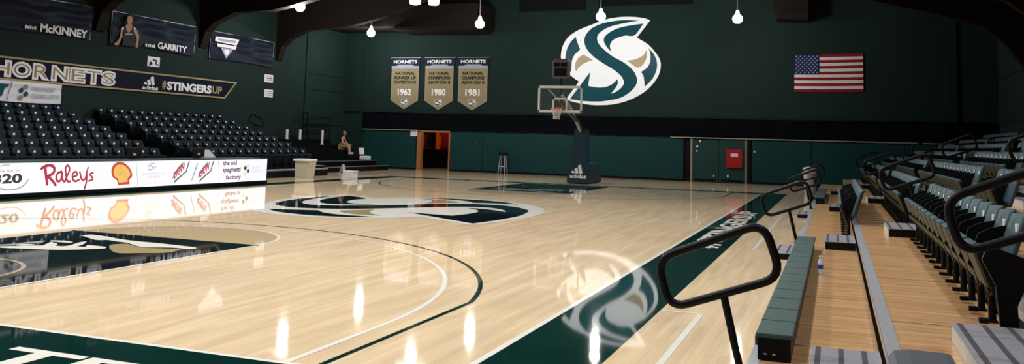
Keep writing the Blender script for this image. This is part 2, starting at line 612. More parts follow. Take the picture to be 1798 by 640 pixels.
# ------------------------------------------------------------------ logo artwork (traced on the wall plane)
LOGO = dict(
    outline=[(1142, 36), (1130.5, 32), (1112, 30), (1091, 30.1), (1070, 33), (1055, 37.5), (1040, 43.5), (1025, 49.3), (1011, 56), (997, 67), (988.4, 82), (985.6, 96), (986.5, 108), (990.5, 119), (1002, 132.5), (1017, 143.5), (994, 175), (1008, 179.5), (1022, 182.3), (1039, 184.6), (1053, 185.1), (1070, 184.4), (1088, 181.4), (1109, 174.5), (1130.5, 162.6), (1146, 148.5), (1157, 131.6), (1160.5, 115.5), (1158.5, 104), (1153, 95), (1146, 86), (1137.5, 77.7), (1126, 70.6), (1118.5, 66.4)],
    s=[(1122, 36.6), (1098, 35.6), (1080, 37.2), (1064, 40), (1050, 44.5), (1039, 50.5), (1030.6, 59.4), (1026.6, 69.2), (1027.5, 79), (1032.5, 89), (1043, 100), (1058.8, 111.2), (1072, 119), (1081, 125), (1091, 134), (1096, 143.6), (1095, 149), (1089.7, 156), (1081, 162), (1073, 165), (1078.4, 158.4), (1083.4, 151.5), (1085.5, 145), (1084, 139.4), (1080, 144.2), (1074, 148.9), (1064, 153), (1050, 154), (1033.4, 151.3), (1037, 126.7), (1001, 174.5), (1022, 177.4), (1043, 178.6), (1060, 178), (1087, 173), (1102, 165.4), (1113.6, 154.9), (1119, 143.6), (1116.4, 131), (1108, 119.7), (1094, 109), (1078, 100.5), (1064, 90), (1053, 79), (1049, 69.2), (1051, 60.8), (1060, 53), (1071.4, 47.4), (1084, 43.9), (1098, 40.8)],
    hook=[(1130, 41.8), (1115, 62.2), (1098, 63), (1084, 67), (1075.6, 72), (1071.6, 80.5), (1073.5, 91.5), (1066, 83), (1060.8, 73), (1062, 65.5), (1069, 58.5), (1084, 50.4), (1105, 45.3)],
    sl=[(1011.6, 65), (1013.8, 73.4), (1019.4, 87.5), (1010, 96), (1005.2, 106), (1004, 117), (1003.4, 127), (996, 118), (993.3, 108), (993.6, 96), (997.5, 83), (1003.5, 73)],
    sr=[(1139, 84.7), (1142, 93), (1142.6, 102), (1141.5, 110), (1136.5, 119.3), (1126, 126.7), (1130.5, 135), (1132.6, 152.7), (1144.5, 140.8), (1151.6, 128), (1154.2, 115.5), (1152.5, 104), (1147, 93.5)],
    tl=[(1025, 96), (1042, 106), (1029, 110.2), (1018, 117.8), (1012.3, 126), (1010.2, 118), (1011.8, 109), (1016.8, 101.5)],
    tr=[(1135.4, 87.5), (1130.5, 96.8), (1118, 103.8), (1101, 107.2), (1109, 112.5), (1119, 119), (1127.7, 115.5), (1133.6, 107), (1136.3, 98)])
LC = (-0.6745, 5.98)
LG = {}
for k, pp in LOGO.items():
    q = [pix(p, 1, YF) for p in pp]
    LG[k] = smooth2([(a.x - LC[0], a.z - LC[1]) for a in q], 5)
LGM = [('s', 't'), ('hook', 't'), ('sl', 't'), ('sr', 't'), ('tl', 'g'), ('tr', 'g')]


def logo_flat(mb, fr, cu_, cv, su, sv, off, mw, mt, mg, step=0.0012):
    mb.flat([(cu_ + a * su, cv + b * sv) for a, b in LG['outline']], fr, off, mw)
    for k, c in LGM:
        mb.flat([(cu_ + a * su, cv + b * sv) for a, b in LG[k]], fr, off + step, mt if c == 't' else mg)


def adidas(mb, fr, u0, v0, w, h, off, m):
    """three slanted bars over the word"""
    for a, hh in ((0.10, 0.18), (0.34, 0.40), (0.58, 0.62)):
        b0 = 0.34
        x = u0 + a * w
        top = v0 + (b0 + hh) * h
        bot = v0 + b0 * h
        ww = 0.19 * w
        sl = 0.30 * w * hh
        # bars lean: each is cut level at its foot and steps up to the right
        mb.flat([(x + sl * 0.0, bot + 0.10 * h * (1 if a < 0.3 else 0)), (x + ww, bot), (x + ww - sl * 0.55, top - 0.0), (x - sl * 0.55, top - 0.09 * h)] if a > 0.3 else [(x, bot + 0.02 * h), (x + ww * 1.0, bot), (x + ww * 0.85, bot + hh * h * 0.75), (x + ww * 0.35, bot + hh * h * 1.0), (x - ww * 0.1, bot + hh * h * 0.6)], fr, off, m)
    mb.text('adidas', fr, u0, v0, w, 0.27 * h, off, m, 0.03)


# ------------------------------------------------------------------ FLOOR with court paint
fl = MB()
fl.flat([(XL - 0.2, YN - 0.2), (XR + 0.2, YN - 0.2), (XR + 0.2, YF + 0.2), (-9.34, YF + 0.2), (-8.6, YF + 0.3), (-8.6, 42.2), (-13.0, 42.2), (-13.0, YF + 0.3), (-11.24, YF + 0.2), (XL - 0.2, YF + 0.2)], FLR, 0, FLOOR_W)
z1, z2, z3, z4, z5 = .0012, .0024, .0036, .0048, .006
AP = 8.52
# apron ring
fl.rect(FLR, W, -0.92, AP, L + 0.95, z1, PAINT_G)
fl.rect(FLR, -AP, -0.92, -W, L + 0.95, z1, PAINT_G)
fl.rect(FLR, -W, -0.92, W, 0, z1, PAINT_G)
fl.rect(FLR, -W, L, W, L + 0.95, z1, PAINT_G)
lw = 0.055
fl.rect(FLR, W - lw * .5, -lw * .5, W + lw * .6, L + lw * .5, z2, PAINT_W)
fl.rect(FLR, -W - lw * .5, -lw * .5, -W + lw * .5, L + lw * .5, z2, PAINT_W)
fl.rect(FLR, -W, -lw * .5, W, lw * .5, z3, PAINT_W)
fl.rect(FLR, -W, L - lw * .5, W, L + lw * .5, z3, PAINT_W)
for sg, y0 in ((1, 0.0), (-1, L)):
    fr = frame((0, y0, 0), (sg, 0, 0), (0, sg, 0))
    # lane
    fl.rect(fr, -1.83, 0.03, 1.83, 5.79, z1, PAINT_N)
    fl.rect(fr, -1.55, 0.03, 1.55, 5.45, z2, PAINT_K)
    fl.rect(fr, -1.83 - lw, 0, -1.83, 5.79, z3, PAINT_W)
    fl.rect(fr, 1.83, 0, 1.83 + lw, 5.79, z3, PAINT_W)
    fl.rect(fr, -1.83 - lw, 5.79 - lw, 1.83 + lw, 5.79, z4 if sg < 0 else z3, PAINT_W if sg < 0 else PAINT_N)
    # free-throw half circle
    n = 40
    fl.flat([(1.83 * math.cos(PI * i / n), 5.79 + 1.83 * math.sin(PI * i / n)) for i in range(n + 1)], fr, z1, STAIN)
    fl.ring(0, 5.79, 1.83, lw, fr, z2, PAINT_W, 0, PI)
    # charge arc
    fl.ring(0, 1.575, 1.22, lw, fr, z4, PAINT_T, 0, PI)
    # three-point lines
    fl.ring(0, 1.575, 6.325, lw, fr, z2, PAINT_W, 0, PI, 120)
    for sx in (-1, 1):
        fl.rect(fr, sx * 6.325 - lw / 2, 0, sx * 6.325 + lw / 2, 1.575, z2, PAINT_W)
    a = math.acos(6.6 / 6.75)
    fl.ring(0, 1.575, 6.75, lw, fr, z2, PAINT_G, a, PI - a, 120)
    for sx in (-1, 1):
        fl.rect(fr, sx * 6.6 - lw / 2, 0, sx * 6.6 + lw / 2, 1.575 + math.sqrt(6.75 ** 2 - 6.6 ** 2), z2, PAINT_G)
# artwork in the near lane, traced on the floor
for pp, m in (
    ([(142, 414.2), (160, 412.9), (185, 416.1), (223.8, 422.7), (289, 429.2), (344, 435.8), (331, 438.6), (302, 435.8), (250, 434.7), (224, 427.5), (205, 425), (189, 422.5), (170, 422.5), (157, 419.3)], PAINT_W),
    ([(51, 432.5), (75, 432), (89.5, 425.7), (101, 429.5), (97, 432.1), (109, 433.4), (121.5, 432.1), (140.7, 426.3), (152.2, 425), (147, 429.5), (134.3, 434), (149.7, 434.7), (153.5, 430.8), (165, 432.1), (185.5, 434.7), (184.2, 437.2), (140.7, 439.1), (102.3, 439.8), (51, 437.9), (0, 436), (0, 433.4)], PAINT_W),
    ([(89.5, 423.1), (115, 423.8), (128, 426.3), (122.8, 427.6), (92, 425.1)], PAINT_W),
    ([(23, 430.2), (51, 429.5), (66.5, 431.5), (48.6, 432.1), (32, 432.1)], PAINT_W),
    ([(0, 430.5), (22, 429), (40, 427), (62, 425), (80, 423.5), (70, 428), (45, 429), (20, 431.5), (0, 432.5)], PAINT_LG),
    ([(193, 431.4), (223.8, 429), (252, 435.8), (320, 438), (296, 444.6), (245.6, 445.6), (202, 444.6)], PAINT_T)):
    q = [pix(p, 2, 0.0) for p in pp]
    fl.flat(smooth2([(a.x, a.y) for a in q], 4, 75), FLR, z4, m)
    fl.flat(smooth2([(-a.x, L - a.y) for a in q], 4, 75), FLR, z4, PAINT_LG if m is PAINT_W else m)
# centre court logo, read from the plywood stand
logo_flat(fl, FLS, 14.05, 0.04, 1.487, 1.62, z3, PAINT_W, PAINT_N, PAINT_T)
# lettering on the aprons
fl.text('#STINGERSUP', FLS, 9.6, -8.36, 9.4, 0.52, z3, PAINT_W, 0.03)
fl.text('SACRAMENTO STATE', FLR, -5.55, -0.98, 11.05, 0.48, z3, PAINT_W, 0.03)
fl.text('SACRAMENTO STATE', frame((0, L, 0), (-1, 0, 0), (0, -1, 0)), -5.9, -0.78, 11.8, 0.56, z3, PAINT_LG, 0.03)
# team-area lines
for a, b in ((-1.5, 3.56), (9.76, 18.4), (25.6, 32.6)):
    fl.rect(FLR, 8.91, a, 8.97, b, z2, PAINT_W)
fl.rect(FLR, 8.54, 3.53, 8.91, 3.58, z2, PAINT_W)
struct(fl.build('floor'))

# ------------------------------------------------------------------ ROOM SHELL
b = MB()
b.box(XL - 0.25, YN - 0.2, -0.05, XL, YF + 0.25, ZC + .3, WALL_G)
for z in (4.18, 5.02, 2.3):
    b.tube([(XL + .02, 33.9, z), (XL + .02, YF - .05, z)], 0.018, WALL_G, 6)
b.box(XL, 33.75, 0, XL + .06, 33.95, ZC, WALL_G)
struct(b.build('wall_left'))
b = MB()
b.box(XR, YN - 0.2, -0.05, XR + 0.25, YF + 0.25, ZC + .3, WALL_G)
for z in (3.1, 5.05):
    b.tube([(XR - .02, 22, z), (XR - .02, YF - .05, z)], 0.022, WALL_G, 6)
struct(b.build('wall_right'))
b = MB()
b.box(XL, YF, -0.05, -11.24, YF + 0.22, ZC + .3, WALL_G)
b.box(-9.34, YF, -0.05, XR, YF + 0.22, ZC + .3, WALL_G)
b.box(-11.24, YF, 2.1, -9.34, YF + 0.22, ZC + .3, WALL_G)
b.box(XL, YF - .12, 3.15, -14.9, YF, ZC, WALL_G)
b.box(14.9, YF - .10, 3.1, 15.4, YF, ZC, WALL_G)
struct(b.build('wall_far'))
b = MB()
b.box(XL - .25, YN - 0.2, -0.05, XR + .25, YN, ZC + .3, WALL_G)
struct(b.build('wall_near'))
b = MB()
b.box(XL - .2, YN - .2, ZC, XR + .2, YF + .2, ZC + .25, CEIL)
struct(b.build('ceiling'))
# corridor behind the doorway
b = MB()
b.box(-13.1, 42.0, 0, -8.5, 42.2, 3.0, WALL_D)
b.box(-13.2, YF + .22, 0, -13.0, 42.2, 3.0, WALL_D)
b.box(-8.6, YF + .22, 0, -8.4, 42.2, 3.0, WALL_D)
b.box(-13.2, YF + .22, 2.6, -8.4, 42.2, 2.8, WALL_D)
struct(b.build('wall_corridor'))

# arched ribs of the roof
beam_prof = [(XL, ZC), (XL, 5.4), (-15.9, 5.45), (-15.67, 6.14), (-15.25, 6.52), (-14.19, 6.94), (-12.3, 7.0), (-11.4, 7.16), (-9.9, 7.5), (-7.85, 8.26), (-4, 8.9), (0.5, 9.05), (5, 8.9), (9.5, 8.2), (12.2, 7.5), (13.88, 7.08), (15.44, 6.6), (16.2, 5.94), (16.85, 5.05), (XR, 5.0), (XR, ZC)]
for y in (2.2, 8.05, 13.9, 19.76, 25.6, 31.3):
    b = MB()
    b.prism(beam_prof, frame((0, y, 0), (1, 0, 0), (0, 0, 1)), -0.22, 0.22, BEAM)
    struct(b.build('ceiling_beam'))

# ------------------------------------------------------------------ far wall furniture
b = MB()
b.grid(lambda s, t: V3((-14.72 + s * 31.6, YF - .10 - .035 * math.sin(s * 150) - .02 * math.sin(s * 67 + 2) - .04 * (1 - t), 2.24 + t * (0.90 - .04 * math.sin(s * 3)))), 400, 4, DRAPE)
b.tube([(-14.72, YF - .12, 3.12), (XR - .15, YF - .12, 3.07)], 0.03, BLACK, 8)
tag(b.build('wall_drape'), 'long black drape hung along the far wall above the teal pads', 'drape')
b = MB()
b.box(-14.7, YF - .15, 2.14, -11.35, YF, 2.19, BEIGE)
b.box(2.6, YF - .15, 2.12, XR, YF, 2.17, BEIGE)
struct(b.build('trim_1'))
pads = [(-14.7, -11.38, 'dark teal wall pad between the bleacher benches and the doorway'),
        (-9.30, -7.42, 'narrow teal wall pad just past the open doorway'),
        (-7.40, -2.4, 'teal wall pad behind the tall black-seated stool'),
        (-2.38, 3.24, 'wide teal wall pad behind the basketball hoop base'),
        (6.50, 9.2, 'teal wall pad beside the green double door, past the red cabinet'),
        (9.22, 13.2, 'teal wall pad under the flag end, behind the plywood stand'),
        (13.22, 16.9, 'last teal wall pad in the corner behind the plywood stand')]
for x0, x1, lab in pads:
    b = MB()
    b.box(x0, YF - .07, 0.10, x1, YF - .001, 2.10, PADM, 0.02)
    for x, z in ((x0 + .3, 1.6), (x1 - .4, 1.55)):
        b.lathe([(0, .0), (.03, .0), (.03, .012), (0, .012)], (x, YF - .085, z), PRINTGR, 8)
    b.box(x0, YF - .05, 0.0, x1, YF - .001, .10, BLACKM)
    tag(b.build('wall_pad'), lab, 'wall pad', 'teal pads along the far wall')
# green double door
d1 = bpy.data.objects.new('door_1', None)
C.objects.link(d1)
d1.location = (4.95, YF, 0)
struct(d1)
for x0, x1 in ((3.68, 4.93), (4.95, 6.2)):
    b = MB()
    b.box(x0, YF - .06, 0.02, x1, YF, 2.08, DOORM, 0.01)
    b.box(x0 + .1, YF - .065, .05, x1 - .1, YF - .06, .16, BLACKM)
    b.build('door_leaf', d1, origin=(x0, YF, 0))
b = MB()
b.box(3.58, YF - .09, 0, 3.68, YF, 2.12, BEIGE)
b.box(6.2, YF - .09, 0, 6.27, YF, 2.12, BEIGE)
b.build('door_frame', d1, origin=(4.95, YF, 0))
b = MB()
for x, z, r in ((4.05, 1.98, .045), (3.92, 1.72, .05), (3.90, 1.50, .035), (4.72, .32, .035), (5.38, .33, .05), (6.62, 1.55, .04)):
    b.box(x - r * .75, YF - .11, z - r * 1.2, x + r * .75, YF - .05, z + r * 1.2, PRINTW, .01)
b.build('door_hardware', d1, origin=(4.95, YF, 0))
b = MB()
b.box(3.26, YF - .05, 0, 3.58, YF, 2.14, BLACK)  # solid black boxes stand for the dark of an open slot
b.box(3.26, YF - .10, 0, 3.30, YF, 2.14, BLACK)
b.box(3.54, YF - .10, 0, 3.58, YF, 2.14, BLACK)
tag(b.build('dark_wall_slot'), 'dark open slot in the far wall beside the double door, drawn as a black strip', 'post')
b = MB()
b.box(6.28, YF - .10, 0, 6.46, YF - .003, 2.10, BLACK, .01)
tag(b.build('door_post'), 'narrow black post just past the red cabinet on the far wall', 'post')
# red cabinet
rc = thing('fire_hose_cabinet', (5.69, YF - .06, .73), 'red wall cabinet with a white label on the far green door', 'cabinet')
b = MB()
b.box(5.31, YF - .18, .73, 6.07, YF - .06, 1.63, RED, .012)
b.build('cabinet_body', rc, origin=(5.69, YF - .06, .73))
b = MB()
b.box(5.36, YF - .192, .78, 6.02, YF - .18, 1.58, RED, .004)
b.build('cabinet_door', rc, origin=(5.69, YF - .06, .73))
b = MB()
b.rect(FWALL, 5.52, 1.27, 5.86, 1.43, .195, PRINTW)
for k in range(3):
    b.rect(FWALL, 5.55, 1.30 + .04 * k, 5.83, 1.315 + .04 * k, .197, PRINTGR)
b.build('white_label', rc, origin=(5.69, YF - .06, .73))
# doorway
dw = bpy.data.objects.new('door_2', None)
C.objects.link(dw)
dw.location = (-10.3, YF, 0)
struct(dw)
b = MB()
b.box(-11.30, YF - .10, 0, -11.05, YF + .22, 2.12, OAK, .01)
b.box(-9.40, YF - .10, 0, -9.32, YF + .22, 2.12, OAK, .01)
b.box(-11.30, YF - .10, 2.06, -9.32, YF + .22, 2.16, OAK, .01)
b.build('door_frame', dw, origin=(-10.3, YF, 0))
b = MB()
b.rect(FWALL, -11.72, 1.84, -11.32, 2.18, .09, PRINTW)
b.box(-11.72, YF - .088, 1.84, -11.32, YF - .07, 2.18, PRINTGR)
for k in range(3):
    b.rect(FWALL, -11.66, 1.92 + .08 * k, -11.38, 1.945 + .08 * k, .0915, PRINTGR)
tag(b.build('wall_notice'), 'small white notice at the top of the wall beside the open doorway', 'sign')
# trophy case in the corridor
tc = thing('trophy_case', (-10.4, 41.6, 0), 'orange-lit wooden display case seen through the open doorway', 'display case')
b = MB()
b.box(-12.9, 41.5, 0, -8.7, 41.98, 1.1, BLACKM, .01)
b.build('base_cabinet', tc, origin=(-10.4, 41.6, 0))
b = MB()
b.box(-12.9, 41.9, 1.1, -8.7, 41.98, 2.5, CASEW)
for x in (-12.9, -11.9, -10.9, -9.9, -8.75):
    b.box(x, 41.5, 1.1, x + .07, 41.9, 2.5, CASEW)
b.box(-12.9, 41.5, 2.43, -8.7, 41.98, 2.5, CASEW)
b.build('case_frame', tc, origin=(-10.4, 41.6, 0))
for k, x in enumerate((-12.3, -11.3, -10.35, -9.35)):
    b = MB()
    b.prism([(x - .3, 1.25), (x + .28, 1.2 + .1 * (k % 2)), (x + .25, 2.0), (x + .42, 1.95), (x + .36, 2.2), (x + .1, 2.3), (x - .12, 2.3), (x - .38, 2.2), (x - .44, 1.95), (x - .27, 2.0)], frame((0, 41.75, 0), (1, 0, 0), (0, 0, 1)), -.02, .02, (JERSEY, MAROON, ORANGE, JERSEY)[k])
    b.build('hung_jersey', tc, origin=(-10.4, 41.6, 0))

# wall logo
b = MB()
b.prism([(LC[0] + p[0], LC[1] + p[1]) for p in LG['outline']], FWALL, 0.0, 0.06, LOGO_W)
for k, c in LGM:
    b.flat([(LC[0] + p[0], LC[1] + p[1]) for p in LG[k]], FWALL, .062, LOGO_T if c == 't' else LOGO_G)
tag(b.build('wall_emblem', origin=(LC[0], YF, LC[1])), 'huge teal, white and tan S emblem mounted on the far wall', 'emblem')

# flag
b = MB()
fx0, fx1, fz0, fz1 = 8.45, 11.50, 4.43, 6.22


def flagpt(s, t, off):
    return V3((fx0 + s * (fx1 - fx0), YF - .05 - off - .015 * math.sin(7 * s + 2 * t), fz0 + t * (fz1 - fz0) + .05 * s * s - .02 * s))


for k in range(13):
    t0, t1 = k / 13, (k + 1) / 13
    b.grid(lambda s, t, t0=t0, t1=t1: flagpt(s, t0 + t * (t1 - t0), 0), 24, 1, FLAGR if k % 2 == 0 else FLAGW)
b.grid(lambda s, t: flagpt(s * .37, 6 / 13 + t * 7 / 13, .006), 12, 4, FLAGB)
for r in range(9):
    for c in range(6 if r % 2 == 0 else 5):
        s = (.37 / 12) * (2 * c + (1 if r % 2 == 0 else 2))
        t = 6 / 13 + (7 / 13) * (r + 1) / 10
        p = flagpt(s, t, .012)
        b.flat([((.052 if q % 2 == 0 else .022) * math.sin(q * PI / 5), (.052 if q % 2 == 0 else .022) * math.cos(q * PI / 5)) for q in range(10)], frame(p, (1, 0, 0), (0, 0, 1)), 0, PRINTGR)
tag(b.build('national_flag', origin=(fx0, YF, fz0)), 'american flag with stars and stripes hung on the far wall', 'flag')

# championship pennants
for x0, rows, year, lab in ((-13.07, ('NATIONAL', 'RUNNER UP', 'DIVISION II'), '1962', 'tan championship pennant reading 1962, nearest the corner'),
                            (-10.98, ('NATIONAL', 'CHAMPIONS', 'AIAW DIV II'), '1980', 'tan championship pennant reading 1980, hung between the other two'),
                            (-8.97, ('NATIONAL', 'CHAMPIONS', 'AIAW DIV II'), '1981', 'tan championship pennant reading 1981, closest to the S emblem')):
    p = thing('championship_pennant', (x0 + .85, YF - .06, 6.18), lab, 'pennant', 'championship pennants on the far wall')
    sk = 0.0
    fr = frame((x0, YF - .03, 0), (1, 0, 0), (0, 0, 1))
    b = MB()
    b.prism([(0, 5.56), (0, 3.80), (.85, 3.30), (1.70, 3.80), (1.70, 5.56)], fr, 0, .012, BEIGE)
    b.flat([(.06, 5.56), (.06, 3.84), (.85, 3.37), (1.64, 3.84), (1.64, 5.56)], fr, .014, TANP)
    for k, t in enumerate(rows):
        b.text(t, fr, .18 if k else .24, 5.22 - .25 * k, 1.34 if k else 1.22, .18, .016, PRINTDK, .045)
    b.text(year, fr, .43, 4.08, .84, .38, .016, PRINTW, .03)
    logo_flat(b, fr, .85, 3.72, .095, .085, .016, PRINTW, NAVYC, TANP, .002)
    b.build('felt', p, origin=(x0 + .85, YF - .06, 6.18))
    b = MB()
    b.prism([(-.02, 5.60), (1.76, 5.60), (1.76, 6.18), (-.02, 6.18)], fr, 0, .03, NAVYC)
    b.text('HORNETS', fr, .12, 5.86, 1.45, .19, .034, PRINTW, .035)
    b.prism([(.0, 5.56), (1.70, 5.56), (1.70, 5.72), (1.40, 5.72), (1.30, 5.80), (.42, 5.80), (.30, 5.72), (.0, 5.72)], fr, .03, .036, PRINTGR)
    b.build('heading', p, origin=(x0 + .85, YF - .06, 6.18))
    b = MB()
    b.tube([(x0 - .06, YF - .05, 6.18), (x0 + 1.80, YF - .05, 6.18)], .02, GALV, 8)
    b.build('hanging_rod', p, origin=(x0 + .85, YF - .06, 6.18))

# louvres, heater, duct
for x0, x1, z0, lab in ((-5.55, -1.93, 8.62, 'dark slatted louvre high on the far wall, over the pennants side'), (-1.2, 3.6, 8.80, 'dark slatted louvre high on the far wall above the S emblem')):
    b = MB()
    b.box(x0, YF - .06, z0, x1, YF, z0 + .8, BLACKM)
    for k in range(6):
        b.box(x0 + .05, YF - .10, z0 + .04 + .13 * k, x1 - .05, YF - .05, z0 + .09 + .13 * k, BLACKM)
    tag(b.build('wall_louvre'), lab, 'louvre')
b = MB()
b.prism([(7.45, 9.69), (7.55, 8.30), (7.70, 7.78), (9.12, 7.72), (9.16, 9.69)], frame((0, 37.2, 0), (1, 0, 0), (0, 0, 1)), -.62, .62, BEAM)
b.box(7.95, 36.55, 8.05, 8.8, 36.6, 8.2, BLACK)
tag(b.build('ceiling_unit_heater'), 'dark boxy heater hung from the ceiling above the flag', 'heater')
b = MB()
b.box(XL + .05, 35.0, 7.55, -6.8, 37.4, 8.7, BEAM, .03)
b.box(-11.5, 34.9, 7.35, -6.9, 37.3, 7.56, BEAM, .03)
for x in (-14, -11, -8):
    b.box(x, 36.1, 8.6, x + .08, 36.18, 9.69, BEAM)
tag(b.build('ceiling_air_duct'), 'long dark boxed duct hung under the ceiling above the pennants', 'duct')


# ------------------------------------------------------------------ wall banners behind the board
def cloth(b, y0, y1, z0, z1, m, seedv, amp=.115):
    rnd = random.Random(seedv)
    ph = [rnd.uniform(0, 6) for _ in range(6)]

    def f(s, t):
        swag = 0
        for k, cx_ in enumerate((.18, .5, .82)):
            d = math.hypot((s - cx_) * 1.5, t - 1.25)
            swag += math.sin(d * (10 + 3 * k) + ph[k]) * math.exp(-((s - cx_) / .2) ** 2)
        x = XL + .085 + amp * (.25 + .75 * t) * (swag * .8 + .4 * math.sin(9 * s + ph[3] + 4 * t))
        return V3((x, y0 + s * (y1 - y0), z0 + t * (z1 - z0) + .05 * math.sin(s * PI * 2 + ph[4]) * (1 - t) * .5))
    b.grid(f, 56, 20, m)


def banner_edges(b, y0, y1, z0, z1, m):
    b.tube([(XL + .06, y0, z1 + .01), (XL + .06, y1, z1 + .01)], .022, m, 8)
    b.tube([(XL + .06, y0, z0), (XL + .06, y0, z1)], .016, m, 6)
    b.tube([(XL + .06, y1, z0), (XL + .06, y1, z1)], .016, m, 6)


def marks(b, y0, y1, z0, z1, off, m):
    """small print too fine to read in the photo"""
    n = 5
    for k in range(n):
        a = y0 + (y1 - y0) * k / n
        b.rect(LWALL, a, z0, a + (y1 - y0) / n * .72, z1 - (.02 if k % 2 else 0), off, m)


def player(b, pp, y0):
    pass


bt = thing('player_banner', (XL + .06, 16.9, 5.03), 'dark navy cloth banner lettered McKINNEY, first along the wall', 'banner', 'navy cloth banners high on the wall')
b = MB()
cloth(b, 14.6, 19.33, 5.03, 6.26, NAVYC, 1)
b.text('McKINNEY', LWALL, 17.05, 5.06, 2.07, .30, .16, PRINTW, .035)
marks(b, 16.43, 16.90, 5.10, 5.22, .16, PRINTW)
b.flat([(14.75, 5.1), (15.25, 5.1), (15.3, 5.5), (15.15, 5.75), (15.3, 6.0), (15.1, 6.2), (14.85, 6.15), (14.8, 5.8)], LWALL, .16, SKINP)
b.build('cloth', bt, origin=(XL + .06, 16.9, 5.03))
b = MB()
banner_edges(b, 14.6, 19.33, 5.03, 6.26, GALV)
b.build('banner_frame', bt, origin=(XL + .06, 16.9, 5.03))

bt = thing('player_banner', (XL + .06, 22.7, 5.03), 'dark navy cloth banner with a player portrait, lettered GARRITY', 'banner', 'navy cloth banners high on the wall')
b = MB()
cloth(b, 20.32, 25.04, 5.03, 6.28, NAVYC, 2)
b.text('GARRITY', LWALL, 22.75, 5.09, 1.74, .27, .16, PRINTW, .035)
marks(b, 22.06, 22.62, 5.10, 5.22, .16, PRINTW)
o_ = .16


def trace(b, pp, fr, axis, val, off, m, uv, sm=True):
    q = [uv(pix(p, axis, val)) for p in pp]
    b.flat(smooth2(q, 4) if sm else q, fr, off, m)


uvL = lambda a: (a.y, a.z)
sc = lambda pts: [(190 + x / 8, 15 + y / 8) for x, y in pts]
trace(b, sc([(180, 270), (215, 260), (205, 340), (200, 400), (160, 480), (140, 515), (90, 510), (75, 495), (110, 475), (150, 430), (170, 360)]), LWALL, 0, XL + .17, .17, SKINP, uvL)
trace(b, sc([(355, 265), (390, 280), (420, 340), (435, 400), (425, 480), (420, 545), (390, 552), (385, 510), (400, 450), (390, 390), (360, 340)]), LWALL, 0, XL + .17, .171, SKINP, uvL)
trace(b, sc([(205, 270), (245, 235), (260, 300), (285, 340), (325, 300), (335, 230), (375, 270), (350, 320), (370, 400), (375, 540), (200, 515), (215, 400), (220, 330)]), LWALL, 0, XL + .17, .172, JERSEY, uvL)
trace(b, sc([(245, 235), (275, 220), (315, 220), (340, 232), (325, 300), (285, 345), (258, 300)]), LWALL, 0, XL + .17, .173, SKINP, uvL)
trace(b, sc([(268, 150), (280, 115), (310, 108), (332, 125), (340, 165), (332, 205), (312, 235), (290, 232), (272, 205)]), LWALL, 0, XL + .17, .174, SKINP, uvL)
trace(b, sc([(262, 170), (268, 125), (290, 102), (320, 100), (338, 120), (344, 160), (332, 130), (308, 122), (282, 128), (272, 160)]), LWALL, 0, XL + .17, .1755, HAIR, uvL)
trace(b, sc([(240, 350), (340, 352), (338, 372), (240, 370)]), LWALL, 0, XL + .17, .174, PRINTGR, uvL, False)
trace(b, sc([(200, 262), (222, 255), (214, 305), (198, 300)]), LWALL, 0, XL + .17, .1745, PRINTW, uvL, False)
trace(b, sc([(358, 262), (378, 268), (384, 300), (362, 300)]), LWALL, 0, XL + .17, .1745, PRINTW, uvL, False)
b.build('cloth', bt, origin=(XL + .06, 22.7, 5.03))
b = MB()
banner_edges(b, 20.32, 25.04, 5.03, 6.28, GALV)
b.build('banner_frame', bt, origin=(XL + .06, 22.7, 5.03))

bt = thing('award_banner', (XL + .06, 28.4, 5.03), 'dark navy cloth banner with a white arrowhead badge, last along the wall', 'banner', 'navy cloth banners high on the wall')
b = MB()
cloth(b, 26.05, 30.8, 5.03, 6.25, NAVYC, 5)
tri = lambda pts: [(360 + x / 4.923, 50 + y / 4.923) for x, y in pts]
trace(b, tri([(95, 68), (180, 80), (298, 98), (272, 150), (238, 140), (120, 118), (85, 105)]), LWALL, 0, XL + .17, .17, PRINTW, uvL, False)
trace(b, tri([(105, 128), (190, 142), (275, 155), (262, 185), (180, 165), (108, 158)]), LWALL, 0, XL + .17, .171, PRINTW, uvL, False)
trace(b, tri([(135, 165), (245, 182), (182, 262)]), LWALL, 0, XL + .17, .171, PRINTGR, uvL, False)
trace(b, tri([(165, 185), (205, 180), (212, 205), (190, 238), (170, 215)]), LWALL, 0, XL + .17, .173, PRINTW, uvL)
trace(b, tri([(110, 85), (270, 108), (262, 128), (115, 105)]), LWALL, 0, XL + .17, .173, PRINTGR, uvL, False)
b.build('cloth', bt, origin=(XL + .06, 28.4, 5.03))
b = MB()
banner_edges(b, 26.05, 30.8, 5.03, 6.25, GALV)
b.build('banner_frame', bt, origin=(XL + .06, 28.4, 5.03))

# HORNETS board
hb = MB()
hb.prism([(12.0, 3.28), (27.30, 3.28), (28.10, 4.08), (12.0, 4.08)], LWALL, 0.03, .05, NAVYD)
hb.prism([(12.0, 4.02), (28.0, 4.02), (28.10, 4.08), (12.0, 4.08)], LWALL, .05, .065, GOLD)
hb.prism([(12.0, 3.28), (27.30, 3.28), (27.36, 3.34), (12.0, 3.34)], LWALL, .05, .065, GOLD)
hb.prism([(27.30, 3.28), (28.10, 4.08), (28.0, 4.08), (27.20, 3.28)], LWALL, .05, .066, GOLD)
for ch, a, c in (('H', 15.40, 16.12), ('O', 16.17, 16.93), ('R', 16.99, 17.69), ('N', 17.77, 18.52), ('E', 18.59, 19.27), ('T', 19.31, 20.03), ('S', 20.05, 20.74)):
    hb.text(ch, LWALL, a - .03, 3.38, c - a + .04, .58, .060, PRINTW, .085)
    hb.text(ch, LWALL, a + .045, 3.455, c - a - .11, .43, .063, TANL, -.005)
adidas(hb, LWALL, 22.16, 3.38, .88, .58, .060, PRINTW)
hb.text('#', LWALL, 23.27, 3.44, .22, .36, .060, GOLD, .03)
